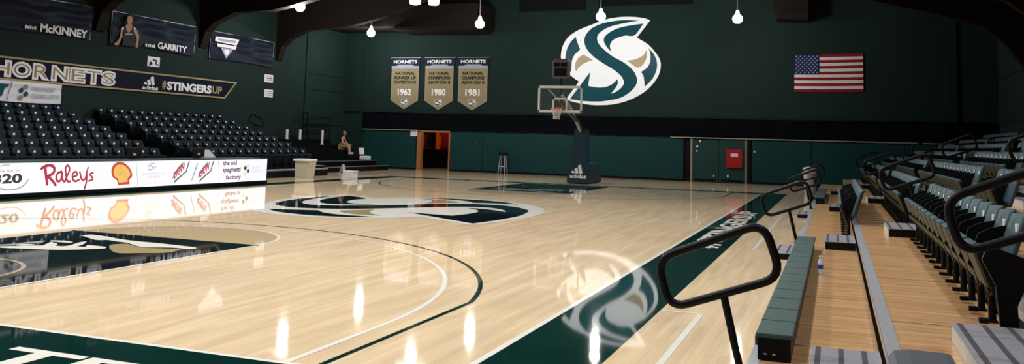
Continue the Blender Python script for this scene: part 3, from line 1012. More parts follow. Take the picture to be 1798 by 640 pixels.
hb.text('STINGERS', LWALL, 23.55, 3.44, 2.80, .36, .060, PRINTW, .045)
hb.text('UP', LWALL, 26.42, 3.46, .64, .34, .060, GOLD, .03)
tag(hb.build('team_name_board', origin=(XL, 20, 3.28)), 'long navy board with gold edging lettered HORNETS above the far seats', 'sign board')
# white banner
b = MB()
cloth(b, 13.0, 18.22, 2.58, 3.27, WHITEC, 9, .02)
b.text('PARKWEST', LWALL, 16.98, 2.97, .95, .16, .13, PRINTGR, .0)
b.text('CASINO LOTUS', LWALL, 16.98, 2.74, 1.15, .15, .13, PRINTGR, .0)
for y, z, m in ((16.52, 2.97, LOGO_T), (16.72, 2.86, LOGO_T), (16.70, 3.10, TANP), (16.52, 2.72, TANP)):
    b.flat([(y + .085 * math.cos(k * PI / 8), z + .085 * math.sin(k * PI / 8)) for k in range(16)], LWALL, .13, m)
b.flat([(15.45, 3.15), (16.05, 3.15), (15.98, 3.05), (15.88, 3.03), (15.80, 2.75), (15.4, 2.6), (15.4, 2.75), (15.62, 2.85)], LWALL, .13, LOGO_T)
b.ribbon([(16.13, 3.24), (16.10, 3.05), (16.04, 2.9), (16.02, 2.62)], .025, LWALL, .13, JERSEY)
tag(b.build('sponsor_banner', origin=(XL, 15.6, 2.58)), 'white vinyl sponsor banner with teal dots below the HORNETS board', 'banner')
# small notices
for y0, y1, z0, z1, lab, k in ((22.39, 23.08, 4.34, 4.74, 'small white notice with dark marks between the GARRITY banner and the board', 0), (30.24, 30.93, 4.26, 4.64, 'upper of two small white notices past the board end', 1), (30.30, 30.98, 3.53, 3.91, 'lower of two small white notices past the board end', 2)):
    b = MB()
    b.box(XL, y0, z0, XL + .02, y1, z1, PRINTW)
    if k == 0:
        b.flat([(y0 + .08, z0), (y0 + .3, z0 + .1), (y0 + .2, z0 + .2), (y0 + .12, z0 + .18)], LWALL, .024, JERSEY)
        b.ribbon([(y0 + .3, z0 + .27), (y0 + .5, z0 + .25), (y0 + .45, z0 + .15), (y0 + .6, z0 + .08)], .06, LWALL, .024, JERSEY)
    else:
        for j in range(3):
            b.rect(LWALL, y0 + .1, z0 + .08 + .09 * j, y1 - .1, z0 + .12 + .09 * j, .024, (PRINTGR, MAROON)[k % 2] if j == 1 else PRINTGR)
    tag(b.build('wall_notice'), lab, 'sign')
# banner on the other side wall
RWALL = frame((XR, 0, 0), (0, -1, 0), (0, 0, 1))
b = MB()
b.grid(lambda s, t: V3((XR - .08 - .03 * math.sin(11 * s + 3 * t), 30.95 - s * 4.2, 5.2 + t * 1.45)), 30, 8, LAVENDER if False else mat('silver banner cloth', (0.22, 0.19, 0.17), 0.5, var=.5, scale=1.5))
b.flat([(-30.8, 5.3), (-30.3, 5.25), (-30.2, 5.8), (-30.5, 6.3), (-30.75, 6.2)], RWALL, .13, SKINP)
b.tube([(XR - .05, 30.95, 6.66), (XR - .05, 26.75, 6.66)], .025, GALV, 8)
tag(b.build('player_banner', origin=(XR, 28.9, 5.2)), 'silver and tan cloth banner on the wall above the plywood stand', 'banner')

# ------------------------------------------------------------------ pendant lamps
def lamp_bell(b, x, y, z, flat=False):
    p = [(0.0, -.20), (.10, -.19), (.17, -.14), (.21, -.05), (.215, .03), (.19, .10), (.13, .16), (.085, .22), (.065, .32), (.05, .36)]
    if flat:
        p = [(0.0, -.18), (.18, -.18), (.215, -.14), (.22, -.02), (.21, .12), (.19, .26), (.12, .34), (.06, .38)]
    b.lathe(p, (x, y, z), LAMPM, 24)


def lamp_dist(px, h):
    return pix(px, 2, h)


lamps = [((527, 12), 7.3, 'glowing pendant lamp nearest the navy banners'),
         ((651.5, 58), 7.2, 'lowest-looking glowing pendant lamp, hung before the corner wall'),
         ((842.5, 42), 7.05, 'glowing pendant lamp above the right-most tan pennant'),
         ((1055, 29), 7.35, 'glowing pendant lamp in front of the S emblem'),
         ((1295, 33), 7.3, 'glowing pendant lamp between the S emblem and the flag')]
LP = []
for px, h, lab in lamps:
    p = lamp_dist(px, h)
    LP.append(p)
    t = thing('pendant_lamp', (p.x, p.y, ZC), lab.replace('right-most tan pennant', 'pennant reading 1981'), 'lamp', 'glowing pendant lamps')
    b = MB()
    lamp_bell(b, p.x, p.y, h)
    b.build('lamp_bulb', t, origin=(p.x, p.y, ZC))
    b = MB()
    b.tube([(p.x, p.y, h + .34), (p.x, p.y, ZC)], .022, GALV, 8)
    b.build('lamp_rod', t, origin=(p.x, p.y, ZC))
    b = MB()
    b.lathe([(.0, -.06), (.10, -.06), (.12, 0), (0, 0)], (p.x, p.y, ZC), BLACK, 16)
    b.build('ceiling_rose', t, origin=(p.x, p.y, ZC))
p = pix((745, 8), 2, 7.1)
LP.append(p)
t = thing('twin_pendant_lamp', (p.x, p.y, ZC), 'double glowing lamp at the ceiling edge, two lights side by side', 'lamp', 'glowing pendant lamps')
for sx in (-.37, .37):
    b = MB()
    lamp_bell(b, p.x + sx * .94, p.y + sx * .35, 7.28, True)
    b.build('lamp_bulb', t, origin=(p.x, p.y, ZC))
b = MB()
b.tube([(p.x - .36, p.y - .13, 7.62), (p.x - .2, p.y - .07, 7.8), (p.x + .2, p.y + .07, 7.8), (p.x + .36, p.y + .13, 7.62)], .03, GALV, 8)
b.tube([(p.x, p.y, 7.8), (p.x, p.y, ZC)], .03, GALV, 8)
b.build('lamp_bracket', t, origin=(p.x, p.y, ZC))


# ------------------------------------------------------------------ basketball hoop
hx, hy = 0.03, 30.2
H = thing('basketball_hoop', (hx, 31.3, 0), 'portable basketball hoop with navy padded base at the far end', 'basketball hoop')
ho = (hx, 31.3, 0)
b = MB()
b.prism([(hx - .47, 0.04), (hx + .47, .04), (hx + .44, .62), (hx + .34, .86), (hx - .34, .86), (hx - .44, .62)], frame((0, hy, 0), (1, 0, 0), (0, 0, 1)), -2.2, 0, PADN)
b.box(hx - .40, hy + .1, 0, hx + .40, hy + 2.1, .04, BLACK)
fr = frame((hx, hy, 0), (1, 0, 0), (0, 0, 1))
adidas(b, fr, -.34, .24, .72, .60, .004, WHITE)
b.build('padded_base', H, origin=ho)
b = MB()
prof = [(.33, .3), (.36, .9), (.25, 2.3), (.22, 2.36)]
pts0 = [(hx - .33, .80), (hx + .33, .80), (hx + .245, 2.34), (hx - .245, 2.34)]
b.prism(pts0, frame((0, hy + .02, 0), (1, 0, 0), (0, .12, 1)), -.55, 0, PADN)
b.build('padded_tower', H, origin=ho)
b = MB()
b.tube([(hx, hy + .55, 2.25), (hx, hy - .25, 2.62), (hx, 27.62, 3.30)], .085, PADN, 12)
b.tube([(hx, hy + .75, 1.6), (hx, hy + .35, 2.2), (hx, 28.7, 3.25), (hx, 27.62, 3.62)], .06, CREAM, 10)
for sx in (-.5, .5):
    b.tube([(hx, 28.4, 3.12), (hx + sx, 27.50, 3.05 if sx > 0 else 3.8)], .025, GALV, 8)
b.build('boom_arm', H, origin=ho)
bd = MB()
byy = 27.43
bf = frame((hx, byy, 0), (1, 0, 0), (0, 0, 1))
bd.box(hx - .914, byy, 2.896, hx + .914, byy + .015, 3.962, GLASS)
bo = bd.build('backboard', H, origin=ho)
b = MB()
for (x0, z0, x1, z1) in ((-.914, 3.86, .914, 3.962), (-.914, 2.896, .914, 2.99), (-.914, 2.896, -.84, 3.962), (.84, 2.896, .914, 3.962)):
    b.box(hx + x0, byy - .02, z0, hx + x1, byy + .035, z1, WHITE, .008)
fo = b.build('backboard_frame', bo)
fo.location = (0, 0, 0)
fo.data.transform(Matrix.Translation((-hx, -31.3, 0)))
b = MB()
for (x0, z0, x1, z1) in ((-.305, 3.42, .305, 3.48), (-.305, 2.99, -.24, 3.48), (.24, 2.99, .305, 3.48)):
    b.box(hx + x0, byy - .012, z0, hx + x1, byy - .002, z1, WHITE)
so = b.build('target_square', bo)
so.data.transform(Matrix.Translation((-hx, -31.3, 0)))
b = MB()
rc_ = (hx, byy - .39, 3.05)
b.tube([(rc_[0] + .23 * math.cos(k * PI / 12), rc_[1] + .23 * math.sin(k * PI / 12), 3.05) for k in range(24)], .012, ORANGE, 8, closed=True)
b.box(hx - .10, byy - .17, 3.0, hx + .10, byy - .02, 3.08, ORANGE, .01)
b.box(hx - .12, byy - .03, 2.92, hx + .12, byy, 3.12, ORANGE, .005)
b.build('rim', H, origin=ho)
b = MB()
for k in range(12):
    for sg in (1, -1):
        path = []
        for j in range(7):
            t = j / 6
            r = .22 * (1 - t) + .125 * t - .03 * math.sin(PI * t)
            a = k * PI / 6 + sg * t * PI / 6 * 3
            path.append((rc_[0] + r * math.cos(a), rc_[1] + r * math.sin(a), 3.04 - .42 * t))
        b.tube(path, .010, NET, 5, caps=False)
b.build('net', H, origin=ho)
b = MB()
b.box(hx - .34, byy - .05, 4.26, hx + .34, byy + .25, 4.98, CLOCKF, .05)
b.box(hx - .28, byy - .03, 4.90, hx + .28, byy + .2, 5.04, CLOCKF, .05)
b.tube([(hx, byy + .1, 3.6), (hx, byy + .1, 4.3)], .03, BLACK, 8)
sc_ = b.build('shot_clock', H, origin=ho)
b = MB()
b.box(hx - .25, byy - .065, 4.34, hx + .25, byy - .05, 4.66, CLOCKS, .01)
b.box(hx - .27, byy - .062, 4.72, hx - .02, byy - .05, 4.88, CLOCKS, .01)
b.box(hx + .02, byy - .062, 4.72, hx + .27, byy - .05, 4.88, CLOCKS, .01)
s2 = b.build('clock_screen', sc_)
s2.data.transform(Matrix.Translation((-hx, -31.3, 0)))

# tall stool by the far wall
sp_ = (-6.05, 37.35, 0)
t = thing('tall_stool', sp_, 'tall metal stool with black seat against the far teal wall', 'stool')
b = MB()
b.lathe([(0, .96), (.20, .96), (.24, 1.0), (.24, 1.08), (.20, 1.12), (0, 1.12)], sp_, BLACK, 20)
b.build('seat', t, origin=sp_)
for k in range(4):
    a = PI / 4 + k * PI / 2
    b = MB()
    b.tube([(sp_[0] + .15 * math.cos(a), sp_[1] + .15 * math.sin(a), .96), (sp_[0] + .27 * math.cos(a), sp_[1] + .27 * math.sin(a), 0.0)], .028, GALV, 8)
    b.build('leg', t, origin=sp_)
b = MB()
b.tube([(sp_[0] + .22 * math.cos(k * PI / 8), sp_[1] + .22 * math.sin(k * PI / 8), .38) for k in range(16)], .014, STEEL, 6, closed=True)
b.build('foot_ring', t, origin=sp_)

# ------------------------------------------------------------------ LED advertising board + scorers table
XB = -8.35
LED = frame((XB, 0, 0), (0, 1, 0), (0, 0, 1))
uvB = lambda a: (a.y, a.z)
y0b, y1b = 6.0, 20.16
ledt = thing('advertising_board', (XB, 13, 0), 'long lit white advertising board with sponsor logos along the sideline', 'advertising board')
lo = (XB, 13, 0)
b = MB()
b.box(XB - .10, y0b, 0.02, XB + .02, y1b + .05, .115, BLACK, .005)
b.box(XB - .16, y0b, 0.0, XB - .02, y1b, .03, BLACK)
b.build('board_base', ledt, origin=lo)
b = MB()
b.box(XB - .12, y0b, .10, XB - .012, y1b + .05, .87, BLACK, .006)
b.box(XB - .12, y0b, .85, XB + .012, y1b + .05, .885, TEALTOP, .004)
b.build('board_case', ledt, origin=lo)
b = MB()
b.rect(LED, y0b, .115, y1b, .85, 0, LEDW)
OFF = .004
b.flat([(12.55, .115), (14.02, .115), (13.85, .85), (12.42, .85)], LED, .001, LEDV)
b.flat([(18.85, .115), (20.16, .115), (20.16, .85), (18.80, .85)], LED, .001, LEDV)
for yy in (14.08, 17.62):
    b.flat([(yy + .05, .13), (yy + .07, .13), (yy - .05, .83), (yy - .07, .83)], LED, .002, LEDG)
# radio roundel
b.text('1320', LED, 9.30, .36, 1.01, .235, OFF, LEDK, .04)
b.text('RADIO', LED, 9.88, .625, .42, .07, OFF, LEDG, .02)
b.text('ESPN', LED, 9.30, .625, .5, .07, OFF, LEDG, .02)
led_c = lambda pts: [(0 + x / 9.14, 280 + y / 9.14) for x, y in pts]


def tr_ribbon(pts, w, m, off=OFF):
    q = [uvB(pix(p, 0, XB)) for p in pts]
    b.ribbon(q, w, LED, off, m)


tr_ribbon(led_c([(0, 470), (100, 490), (200, 490), (300, 465), (390, 410), (455, 330)]), .035, LEDGD)
tr_ribbon(led_c([(0, 115), (60, 95), (150, 90)]), .025, LEDG)
# script name
tr_ribbon(led_c([(665, 150), (720, 115), (800, 97), (860, 125), (870, 185), (830, 240), (760, 275)]), .078, LEDR)
tr_ribbon(led_c([(760, 275), (830, 335), (890, 415)]), .07, LEDR)
tr_ribbon(led_c([(725, 140), (738, 270), (755, 400)]), .078, LEDR)
tr_ribbon(led_c([(985, 200), (925, 225), (900, 300), (925, 355), (975, 330), (995, 215)]), .06, LEDR)
tr_ribbon(led_c([(995, 215), (1000, 320), (1035, 362), (1060, 300), (1115, 170), (1085, 98), (1050, 150), (1062, 290), (1085, 355), (1125, 355)]), .055, LEDR)
tr_ribbon(led_c([(1160, 290), (1235, 255), (1215, 200), (1165, 240), (1165, 315), (1205, 355), (1265, 330)]), .055, LEDR)
s3 = lambda pts: [(x / 3.2, 180 + y / 3.2) for x, y in pts]
tr_ribbon(s3([(448, 392), (458, 432), (478, 430), (487, 390)]), .055, LEDR)
tr_ribbon(s3([(487, 390), (486, 440), (474, 486)]), .055, LEDR)
tr_ribbon(s3([(494, 366), (490, 384)]), .05, LEDR)
tr_ribbon(s3([(522, 396), (504, 404), (516, 420), (520, 434), (498, 442)]), .05, LEDR)
# shell
c7 = lambda pts: [(180 + x / 10.667, 275 + y / 10.667) for x, y in pts]
shell = [(315, 100), (245, 125), (190, 180), (165, 250), (170, 330), (195, 395), (250, 430), (275, 470), (290, 540), (510, 520), (500, 460), (505, 430), (545, 385), (555, 340), (530, 260), (480, 185), (400, 120)]
inner = [(315, 155), (260, 170), (220, 225), (205, 290), (215, 355), (245, 390), (290, 425), (310, 490), (470, 475), (465, 425), (480, 395), (520, 350), (505, 290), (455, 215), (390, 165)]
b.flat(smooth2([uvB(pix(p, 0, XB)) for p in c7(shell)], 4, 70), LED, OFF, LEDSR)
b.flat(smooth2([uvB(pix(p, 0, XB)) for p in c7(inner)], 4, 70), LED, OFF + .002, LEDY)
for p in ((225, 260), (250, 215), (290, 185), (325, 170), (365, 180), (405, 205), (450, 260), (480, 310)):
    q0, q1 = uvB(pix(c7([(370, 440)])[0], 0, XB)), uvB(pix(c7([p])[0], 0, XB))
    qa = (q0[0] + .35 * (q1[0] - q0[0]), q0[1] + .35 * (q1[1] - q0[1]))
    b.ribbon([qa, q1], .012, LED, OFF + .004, LEDYD, 1)
# S and university name
logo_flat(b, LED, 14.62, .69, .072, .055, OFF, LEDW, LEDG, LEDG, .002)
b.text('SACRAMENTO STATE', LED, 14.24, .435, .92, .075, OFF, LEDG, .0)
b.text('HORNETS', LED, 14.42, .35, .58, .07, OFF, LEDG, .0)
b.text('hornetsports.com', LED, 14.38, .20, .86, .055, OFF, LEDG, -.01)
# dew
for yy in (15.50, 16.63):
    b.flat([(yy + .08, .16), (yy + .62, .50), (yy + .74, .84), (yy + .66, .80), (yy + .57, .53), (yy + .10, .25)], LED, OFF, LEDGN)
    b.flat([(yy, .28), (yy + .05, .42), (yy + .20, .62), (yy + .44, .80), (yy + .44, .68), (yy + .28, .58), (yy + .06, .33)], LED, OFF, LEDGN)
    fr = frame((XB, yy + .07, .28), (0, .84, .54), (0, -.25, .95))
    b.text('DEW', fr, .02, .0, .56, .20, OFF + .003, LEDPK, .05)
b.flat([(16.33, .22), (16.40, .24), (16.62, .76), (16.55, .76)], LED, OFF, LEDG)
b.text('the old', LED, 17.80, .665, .70, .15, OFF, LEDPU, .03)
b.text('spaghetti', LED, 17.80, .405, .92, .20, OFF, LEDPU, .03)
b.text('factory', LED, 17.98, .165, .78, .19, OFF, LEDPU, .03)
for y, z, m in ((18.96, .56, LEDTL), (19.12, .46, LEDTL), (19.10, .63, LEDYL), (18.96, .37, LEDYL)):
    b.flat([(y + .075 * math.cos(k * PI / 8), z + .07 * math.sin(k * PI / 8)) for k in range(16)], LED, OFF, m)
b.text('PARKWEST', LED, 19.28, .52, .5, .075, OFF, LEDG, -.01)
b.text('CASINO LOTUS', LED, 19.28, .40, .68, .075, OFF, LEDG, -.01)
b.build('lit_screen', ledt, origin=lo)

tb = thing('scorers_table', (-8.85, 13, 0), 'long dark teal scorers table standing behind the lit advertising board', 'table')
to = (-8.85, 13, 0)
b = MB()
b.box(-9.25, 6.1, .84, XB - .16, 20.0, .89, TEALTOP, .008)
b.build('tabletop', tb, origin=to)
b = MB()
b.box(XB - .24, 6.1, .12, XB - .20, 20.0, .84, BLACKM)
b.build('front_panel', tb, origin=to)
for y in (6.3, 10.8, 15.3, 19.8):
    b = MB()
    b.tube([(-9.15, y, 0), (-9.15, y, .84)], .025, BLACK, 8)
    b.tube([(-9.15, y, .02), (-8.65, y, .02)], .025, BLACK, 8)
    b.build('leg', tb, origin=to)
for y, lab in ((14.4, 'small black monitor on the scorers table above the shell logo'), (17.15, 'black monitor on the scorers table beside the tilted lilac board')):
    t = thing('monitor', (-8.8, y, .89), lab, 'monitor', 'monitors on the scorers table')
    mo = (-8.8, y, .89)
    b = MB()
    b.box(-8.83, y - .28, .93, -8.79, y + .28, 1.22, BLACK, .012)
    b.build('screen_back', t, origin=mo)
    b = MB()
    b.box(-8.90, y - .12, .89, -8.70, y + .12, .905, BLACK, .004)
    b.tube([(-8.83, y, .90), (-8.83, y, 1.05)], .02, BLACK, 8)
    b.build('stand', t, origin=mo)
    b = MB()
    b.box(-8.788, y - .06, .99, -8.782, y + .06, 1.06, PRINTGR)
    b.build('white_badge', t, origin=mo)
b = MB()
b.prism([(17.50, .925), (18.20, .925), (17.92, 1.18), (17.28, 1.18)], frame((-8.75, 0, 0), (0, 1, 0), (-.25, 0, 1)), -.02, .02, LAVENDER)
tag(b.build('tilted_panel'), 'pale lilac slanted panel standing on the scorers table', 'panel')

# trash bins, step box, floor sign
c0 = (-9.78, 24.7, 0)
t = thing('trash_bin', c0, 'cream square trash bin standing in front of the dark seats', 'trash bin')
b = MB()
b.prism([(-.27, 0.0), (.27, 0.0), (.33, .70), (-.33, .70)], frame((c0[0], c0[1] - .27, 0), (1, 0, 0), (0, .08, 1)), -.52, 0, CREAM)
b.build('bin_body', t, origin=c0)
b = MB()
b.box(c0[0] - .36, c0[1] - .32, .68, c0[0] + .36, c0[1] + .34, .77, WHITE, .025)
b.build('bin_rim', t, origin=c0)
c0 = (9.31, 30.5, 0)
t = thing('trash_bin', c0, 'narrow grey trash bin at the far end of the plywood stand', 'trash bin')
b = MB()
b.lathe([(0, 0), (.19, 0), (.20, .02), (.235, .82), (0, .82)], c0, LAVENDER, 20)
b.build('bin_body', t, origin=c0)
b = MB()
b.lathe([(.25, .80), (.26, .82), (.26, .95), (.22, 1.02), (.10, 1.05), (0, 1.05)], c0, WHITEC, 20)
b.build('bin_lid', t, origin=c0)
c0 = (-8.9, 26.8, 0)
t = thing('step_box', c0, 'low white step box on the floor near the bench bleachers', 'step')
b = MB()
b.box(c0[0] - .23, c0[1] - .2, 0, c0[0] + .23, c0[1] + .2, .24, WHITEC, .01)
b.build('box', t, origin=c0)
b = MB()
b.box(c0[0] - .25, c0[1] - .22, .24, c0[0] + .25, c0[1] + .22, .28, WHITE, .008)
b.build('tread', t, origin=c0)
c0 = (-11.5, 30.5, 0)
t = thing('wet_floor_sign', c0, 'small pale folding floor sign in front of the bench bleachers', 'sign')
for sg in (1, -1):
    b = MB()
    b.prism([(-.15, 0), (.15, 0), (.08, .40), (-.08, .40)], frame((c0[0] + sg * .10, c0[1], 0), (0, 1, 0), (-sg * .22, 0, 1)), -.008, .008, LAVENDER)
    b.build('folding_panel', t, origin=c0)


# ------------------------------------------------------------------ stadium chairs
def chair_proto(name, label, m_top, m_under, m_leg, group):
    """faces -X; origin at the foot on the deck"""
    t = thing(name, (0, 0, 0), label, 'chair', group)
    b = MB()
    b.box(-.06, -.05, 0.003, .06, .05, .02, m_leg)
    b.tube([(.03, 0, .012), (.03, 0, .24), (-.02, 0, .32)], .028, m_leg, 8)
    for sy in (-.21, .21):
        b.tube([(.03, 0, .20), (.02, sy * .7, .24), (-.0, sy, .32), (.10, sy, .42)], .018, m_leg, 6)
    b.box(-.09, -.23, .02, -.03, -.18, .05, m_leg)
    b.build('pedestal', t)
    b = MB()
    # tipped-up seat pan: shell with rounded front lip
    rot = Matrix.Translation((-.005, 0, .285)) @ Matrix.Rotation(-math.radians(20), 4, 'Y')
    b.box(-.025, -.215, 0, .0, .215, .30, m_under, .012, rot)
    b.box(.0, -.22, -.01, .045, .22, .295, m_leg, .02, rot)
    b.box(-.02, -.20, .285, .035, .20, .335, m_top, .016, rot)
    b.build('seat', t)
    b = MB()
    b.prism([(-.10, .40), (.0, .28), (.10, .30), (.235, .66), (.20, .72), (.07, .69), (-.02, .64)], frame((0, .262, 0), (1, 0, 0), (0, 0, 1)), -.012, .012, m_leg)
    b.build('side_standard', t)
    b = MB()

    def bk(s, tt, d):
        y = (s - .5) * (.46 - .05 * (tt ** 3))
        x = .085 + .15 * tt + .05 * (abs(s - .5) * 2) ** 2 * -1 + .03 + d
        z = .36 + .47 * tt - .015 * (abs(s - .5) * 2) ** 4 * tt
        return V3((x, y, z))
    nu, nv = 8, 6
    vs = [bk(i / nu, j / nv, 0) for j in range(nv + 1) for i in range(nu + 1)] + [bk(i / nu, j / nv, .035) for j in range(nv + 1) for i in range(nu + 1)]
    n1 = (nu + 1) * (nv + 1)
    fs = []
    ix = lambda i, j, k: k * n1 + j * (nu + 1) + i
    for j in range(nv):
        for i in range(nu):
            fs.append((ix(i, j, 0), ix(i, j + 1, 0), ix(i + 1, j + 1, 0), ix(i + 1, j, 0)))
            fs.append((ix(i, j, 1), ix(i + 1, j, 1), ix(i + 1, j + 1, 1), ix(i, j + 1, 1)))
    for j in range(nv):
        fs.append((ix(0, j, 0), ix(0, j, 1), ix(0, j + 1, 1), ix(0, j + 1, 0)))
        fs.append((ix(nu, j, 0), ix(nu, j + 1, 0), ix(nu, j + 1, 1), ix(nu, j, 1)))
    for i in range(nu):
        fs.append((ix(i, 0, 0), ix(i + 1, 0, 0), ix(i + 1, 0, 1), ix(i, 0, 1)))
        fs.append((ix(i, nv, 0), ix(i, nv, 1), ix(i + 1, nv, 1), ix(i + 1, nv, 0)))
    b.add(vs, fs, m_top, True)
    b.build('backrest', t)
    b = MB()
    b.box(.205, -.035, .69, .226, .035, .75, PRINTW, .004)
    o = b.build('number_plate', t)
    o['label'] = 'white number plate'
    return t


AISL = (9.05, 17.98 + 1.05, 27.0)
P1 = 0.53
lx = lambda k: -(10.52 + .74 * k)
lz = lambda k: .30 + .237 * k
navy0 = None
gl = 'navy folding chairs behind the advertising board'
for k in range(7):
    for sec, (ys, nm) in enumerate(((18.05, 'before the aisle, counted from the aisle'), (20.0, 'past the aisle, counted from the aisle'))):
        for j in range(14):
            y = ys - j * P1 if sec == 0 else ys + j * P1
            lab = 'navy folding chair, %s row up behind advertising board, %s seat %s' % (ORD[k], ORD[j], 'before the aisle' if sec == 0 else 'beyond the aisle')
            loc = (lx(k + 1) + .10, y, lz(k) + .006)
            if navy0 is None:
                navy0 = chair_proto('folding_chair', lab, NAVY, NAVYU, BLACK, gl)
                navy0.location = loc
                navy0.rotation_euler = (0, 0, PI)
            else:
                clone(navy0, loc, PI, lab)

# tiers under the navy chairs
for y0, y1, lab in ((9.4, 19.02, 'dark tiered stand under the navy chairs before the aisle'), (19.04, 27.6, 'dark tiered stand under the navy chairs beyond the aisle')):
    t = thing('seating_stand', (lx(0), (y0 + y1) / 2, 0), lab, 'stand')
    oo = (lx(0), (y0 + y1) / 2, 0)
    for k in range(7):
        b = MB()
        xe = lx(k + 1) if k < 6 else XL + .07
        b.box(lx(k), y0, lz(k) - .03, max(xe - .02, XL + .07), y1, lz(k), GALV if k == 0 else BLACKM)
        b.box(lx(k) - .02, y0, max(0, lz(k) - .30), lx(k), y1, lz(k) - .03, BLACKM)
        b.build('tier', t, origin=oo)
        b = MB()
        b.box(lx(k) - .03, y0, lz(k) - .03, lx(k) + .015, y1, lz(k) + .006, GALV if k == 0 else BLACK)
        b.build('nosing', t, origin=oo)
# aisle steps among the navy chairs
for ya, nm in ((19.03, 'mid aisle'), (27.45, 'bench-side aisle')):
    for k in range(6):
        x = lx(k + 1)
        t = thing('aisle_step', (x + .19, ya, lz(k)), 'silver step in the %s of the dark stand, %s from the bottom' % (nm, ORD[k]), 'step', 'aisle steps of the dark stand')
        oo = (x + .19, ya, lz(k))
        b = MB()
        b.box(x + .02, ya - .45, lz(k) + .001, x + .36, ya + .45, lz(k) + .105, BLACK)
        b.build('riser', t, origin=oo)
        b = MB()
        b.box(x + .02, ya - .46, lz(k) + .105, x + .38, ya + .46, lz(k) + .12, GALV if nm[0] == 'b' else BLACKM)
        b.build('tread', t, origin=oo)
# bench bleachers beyond
bxn = lambda k: -(12.0 + .72 * k)
t = thing('bench_bleachers', (bxn(0), 31.9, 0), 'dark bench bleachers without chairs in the far corner', 'bleachers')
oo = (bxn(0), 31.9, 0)
yb0, yb1 = 28.0, 35.9
for k in range(6):
    z = .25 + .25 * k
    xe = bxn(k + 1) if k < 5 else XL + .07
    b = MB()
    b.box(xe, yb0, z - .03, bxn(k), yb1, z, BLACKM)
    b.box(bxn(k) - .02, yb0, max(0, z - .28), bxn(k), yb1, z - .03, BLACKM)
    b.build('tier', t, origin=oo)
    b = MB()
    b.box(bxn(k) - .03, yb0, z - .02, bxn(k) + .012, yb1, z + .006, GALV if k < 2 else BLACK)
    b.build('nosing', t, origin=oo)
for k in range(6):
    b = MB()
    b.prism([(bxn(k), 0.25 * k), (bxn(k), .25 + .25 * k), (bxn(k + 1) if k < 5 else XL + .07, .25 + .25 * k), (bxn(k + 1) if k < 5 else XL + .07, .25 * k)], frame((0, yb1, 0), (1, 0, 0), (0, 0, 1)), -.02, 0, BLACKM)
    b.build('end_panel', t, origin=oo)
# guard rails on top of the dark stands
def rail_loop(y0, y1, z0, z1, x):
    return [(x, y0, z0), (x, y0, z1 - .08), (x, y0 + .08, z1), (x, y1 - .08, z1), (x, y1, z1 - .08), (x, y1, z0)]


for y0, y1, z0, z1, nb, lab in ((33.0, 33.65, 1.535, 2.9, 0, 'tall narrow black guard rail atop the bench bleachers'), (33.8, 36.6, 1.535, 2.68, 2, 'wide black guard rail with bars atop the bench bleachers')):
    t = thing('guard_rail', (XL + .35, (y0 + y1) / 2, z0), lab, 'rail')
    oo = (XL + .35, (y0 + y1) / 2, z0)
    yy1 = min(y1, yb1 - .02)
    b = MB()
    b.tube(rail_loop(y0, yy1, z0, z1, XL + .35), .03, BLACK, 8)
    b.build('rail_frame', t, origin=oo)
    b = MB()
    for j in range(nb):
        zz = z0 + .45 + .35 * j
        b.tube([(XL + .35, y0, zz), (XL + .35, yy1, zz)], .02, BLACK, 6)
    if nb == 0:
        b.tube([(XL + .35, y0, z0 + .6), (XL + .35, yy1, z0 + .6)], .02, BLACK, 6)
    b.build('rail_bar', t, origin=oo)
# white uprights on the bench bleachers
for k, (y, z0, z1) in enumerate(((31.6, 1.5, 1.98), (32.75, 1.5, 2.0), (34.2, 1.25, 2.0))):
    x = XL + .55 if k < 2 else XL + .95
    b = MB()
    b.box(x - .02, y - .09, z0 + .001, x + .02, y + .09, z1, WHITEC, .006)
    b.box(x - .06, y - .09, z0 + .001, x + .06, y + .09, z0 + .02, WHITEC)
    tag(b.build('seat_back_panel'), 'white upright panel on the bench bleachers, %s of three from the navy chairs' % ORD[k], 'panel', 'white upright panels on the bench bleachers')
# white stadium seat
c0 = (-13.31, 35.45, .512)
t = thing('stadium_seat', c0, 'white portable stadium seat on the end of the bench bleachers', 'seat')
b = MB()
b.box(c0[0] - .05, c0[1] - .24, c0[2] + .001, c0[0] + .38, c0[1] + .24, c0[2] + .20, WHITE, .03)
b.build('seat', t, origin=c0)
b = MB()
mx = Matrix.Translation((c0[0] - .02, c0[1], c0[2] + .22)) @ Matrix.Rotation(math.radians(-8), 4, 'Y')
b.box(-.05, -.25, .06, .01, .25, .40, WHITE, .03, mx)
b.build('backrest', t, origin=c0)
b = MB()
for sy in (-.2, .2):
    b.tube([(c0[0], c0[1] + sy, c0[2] + .1), (c0[0] - .03, c0[1] + sy, c0[2] + .35)], .012, GALV, 6)
b.build('hinge', t, origin=c0)

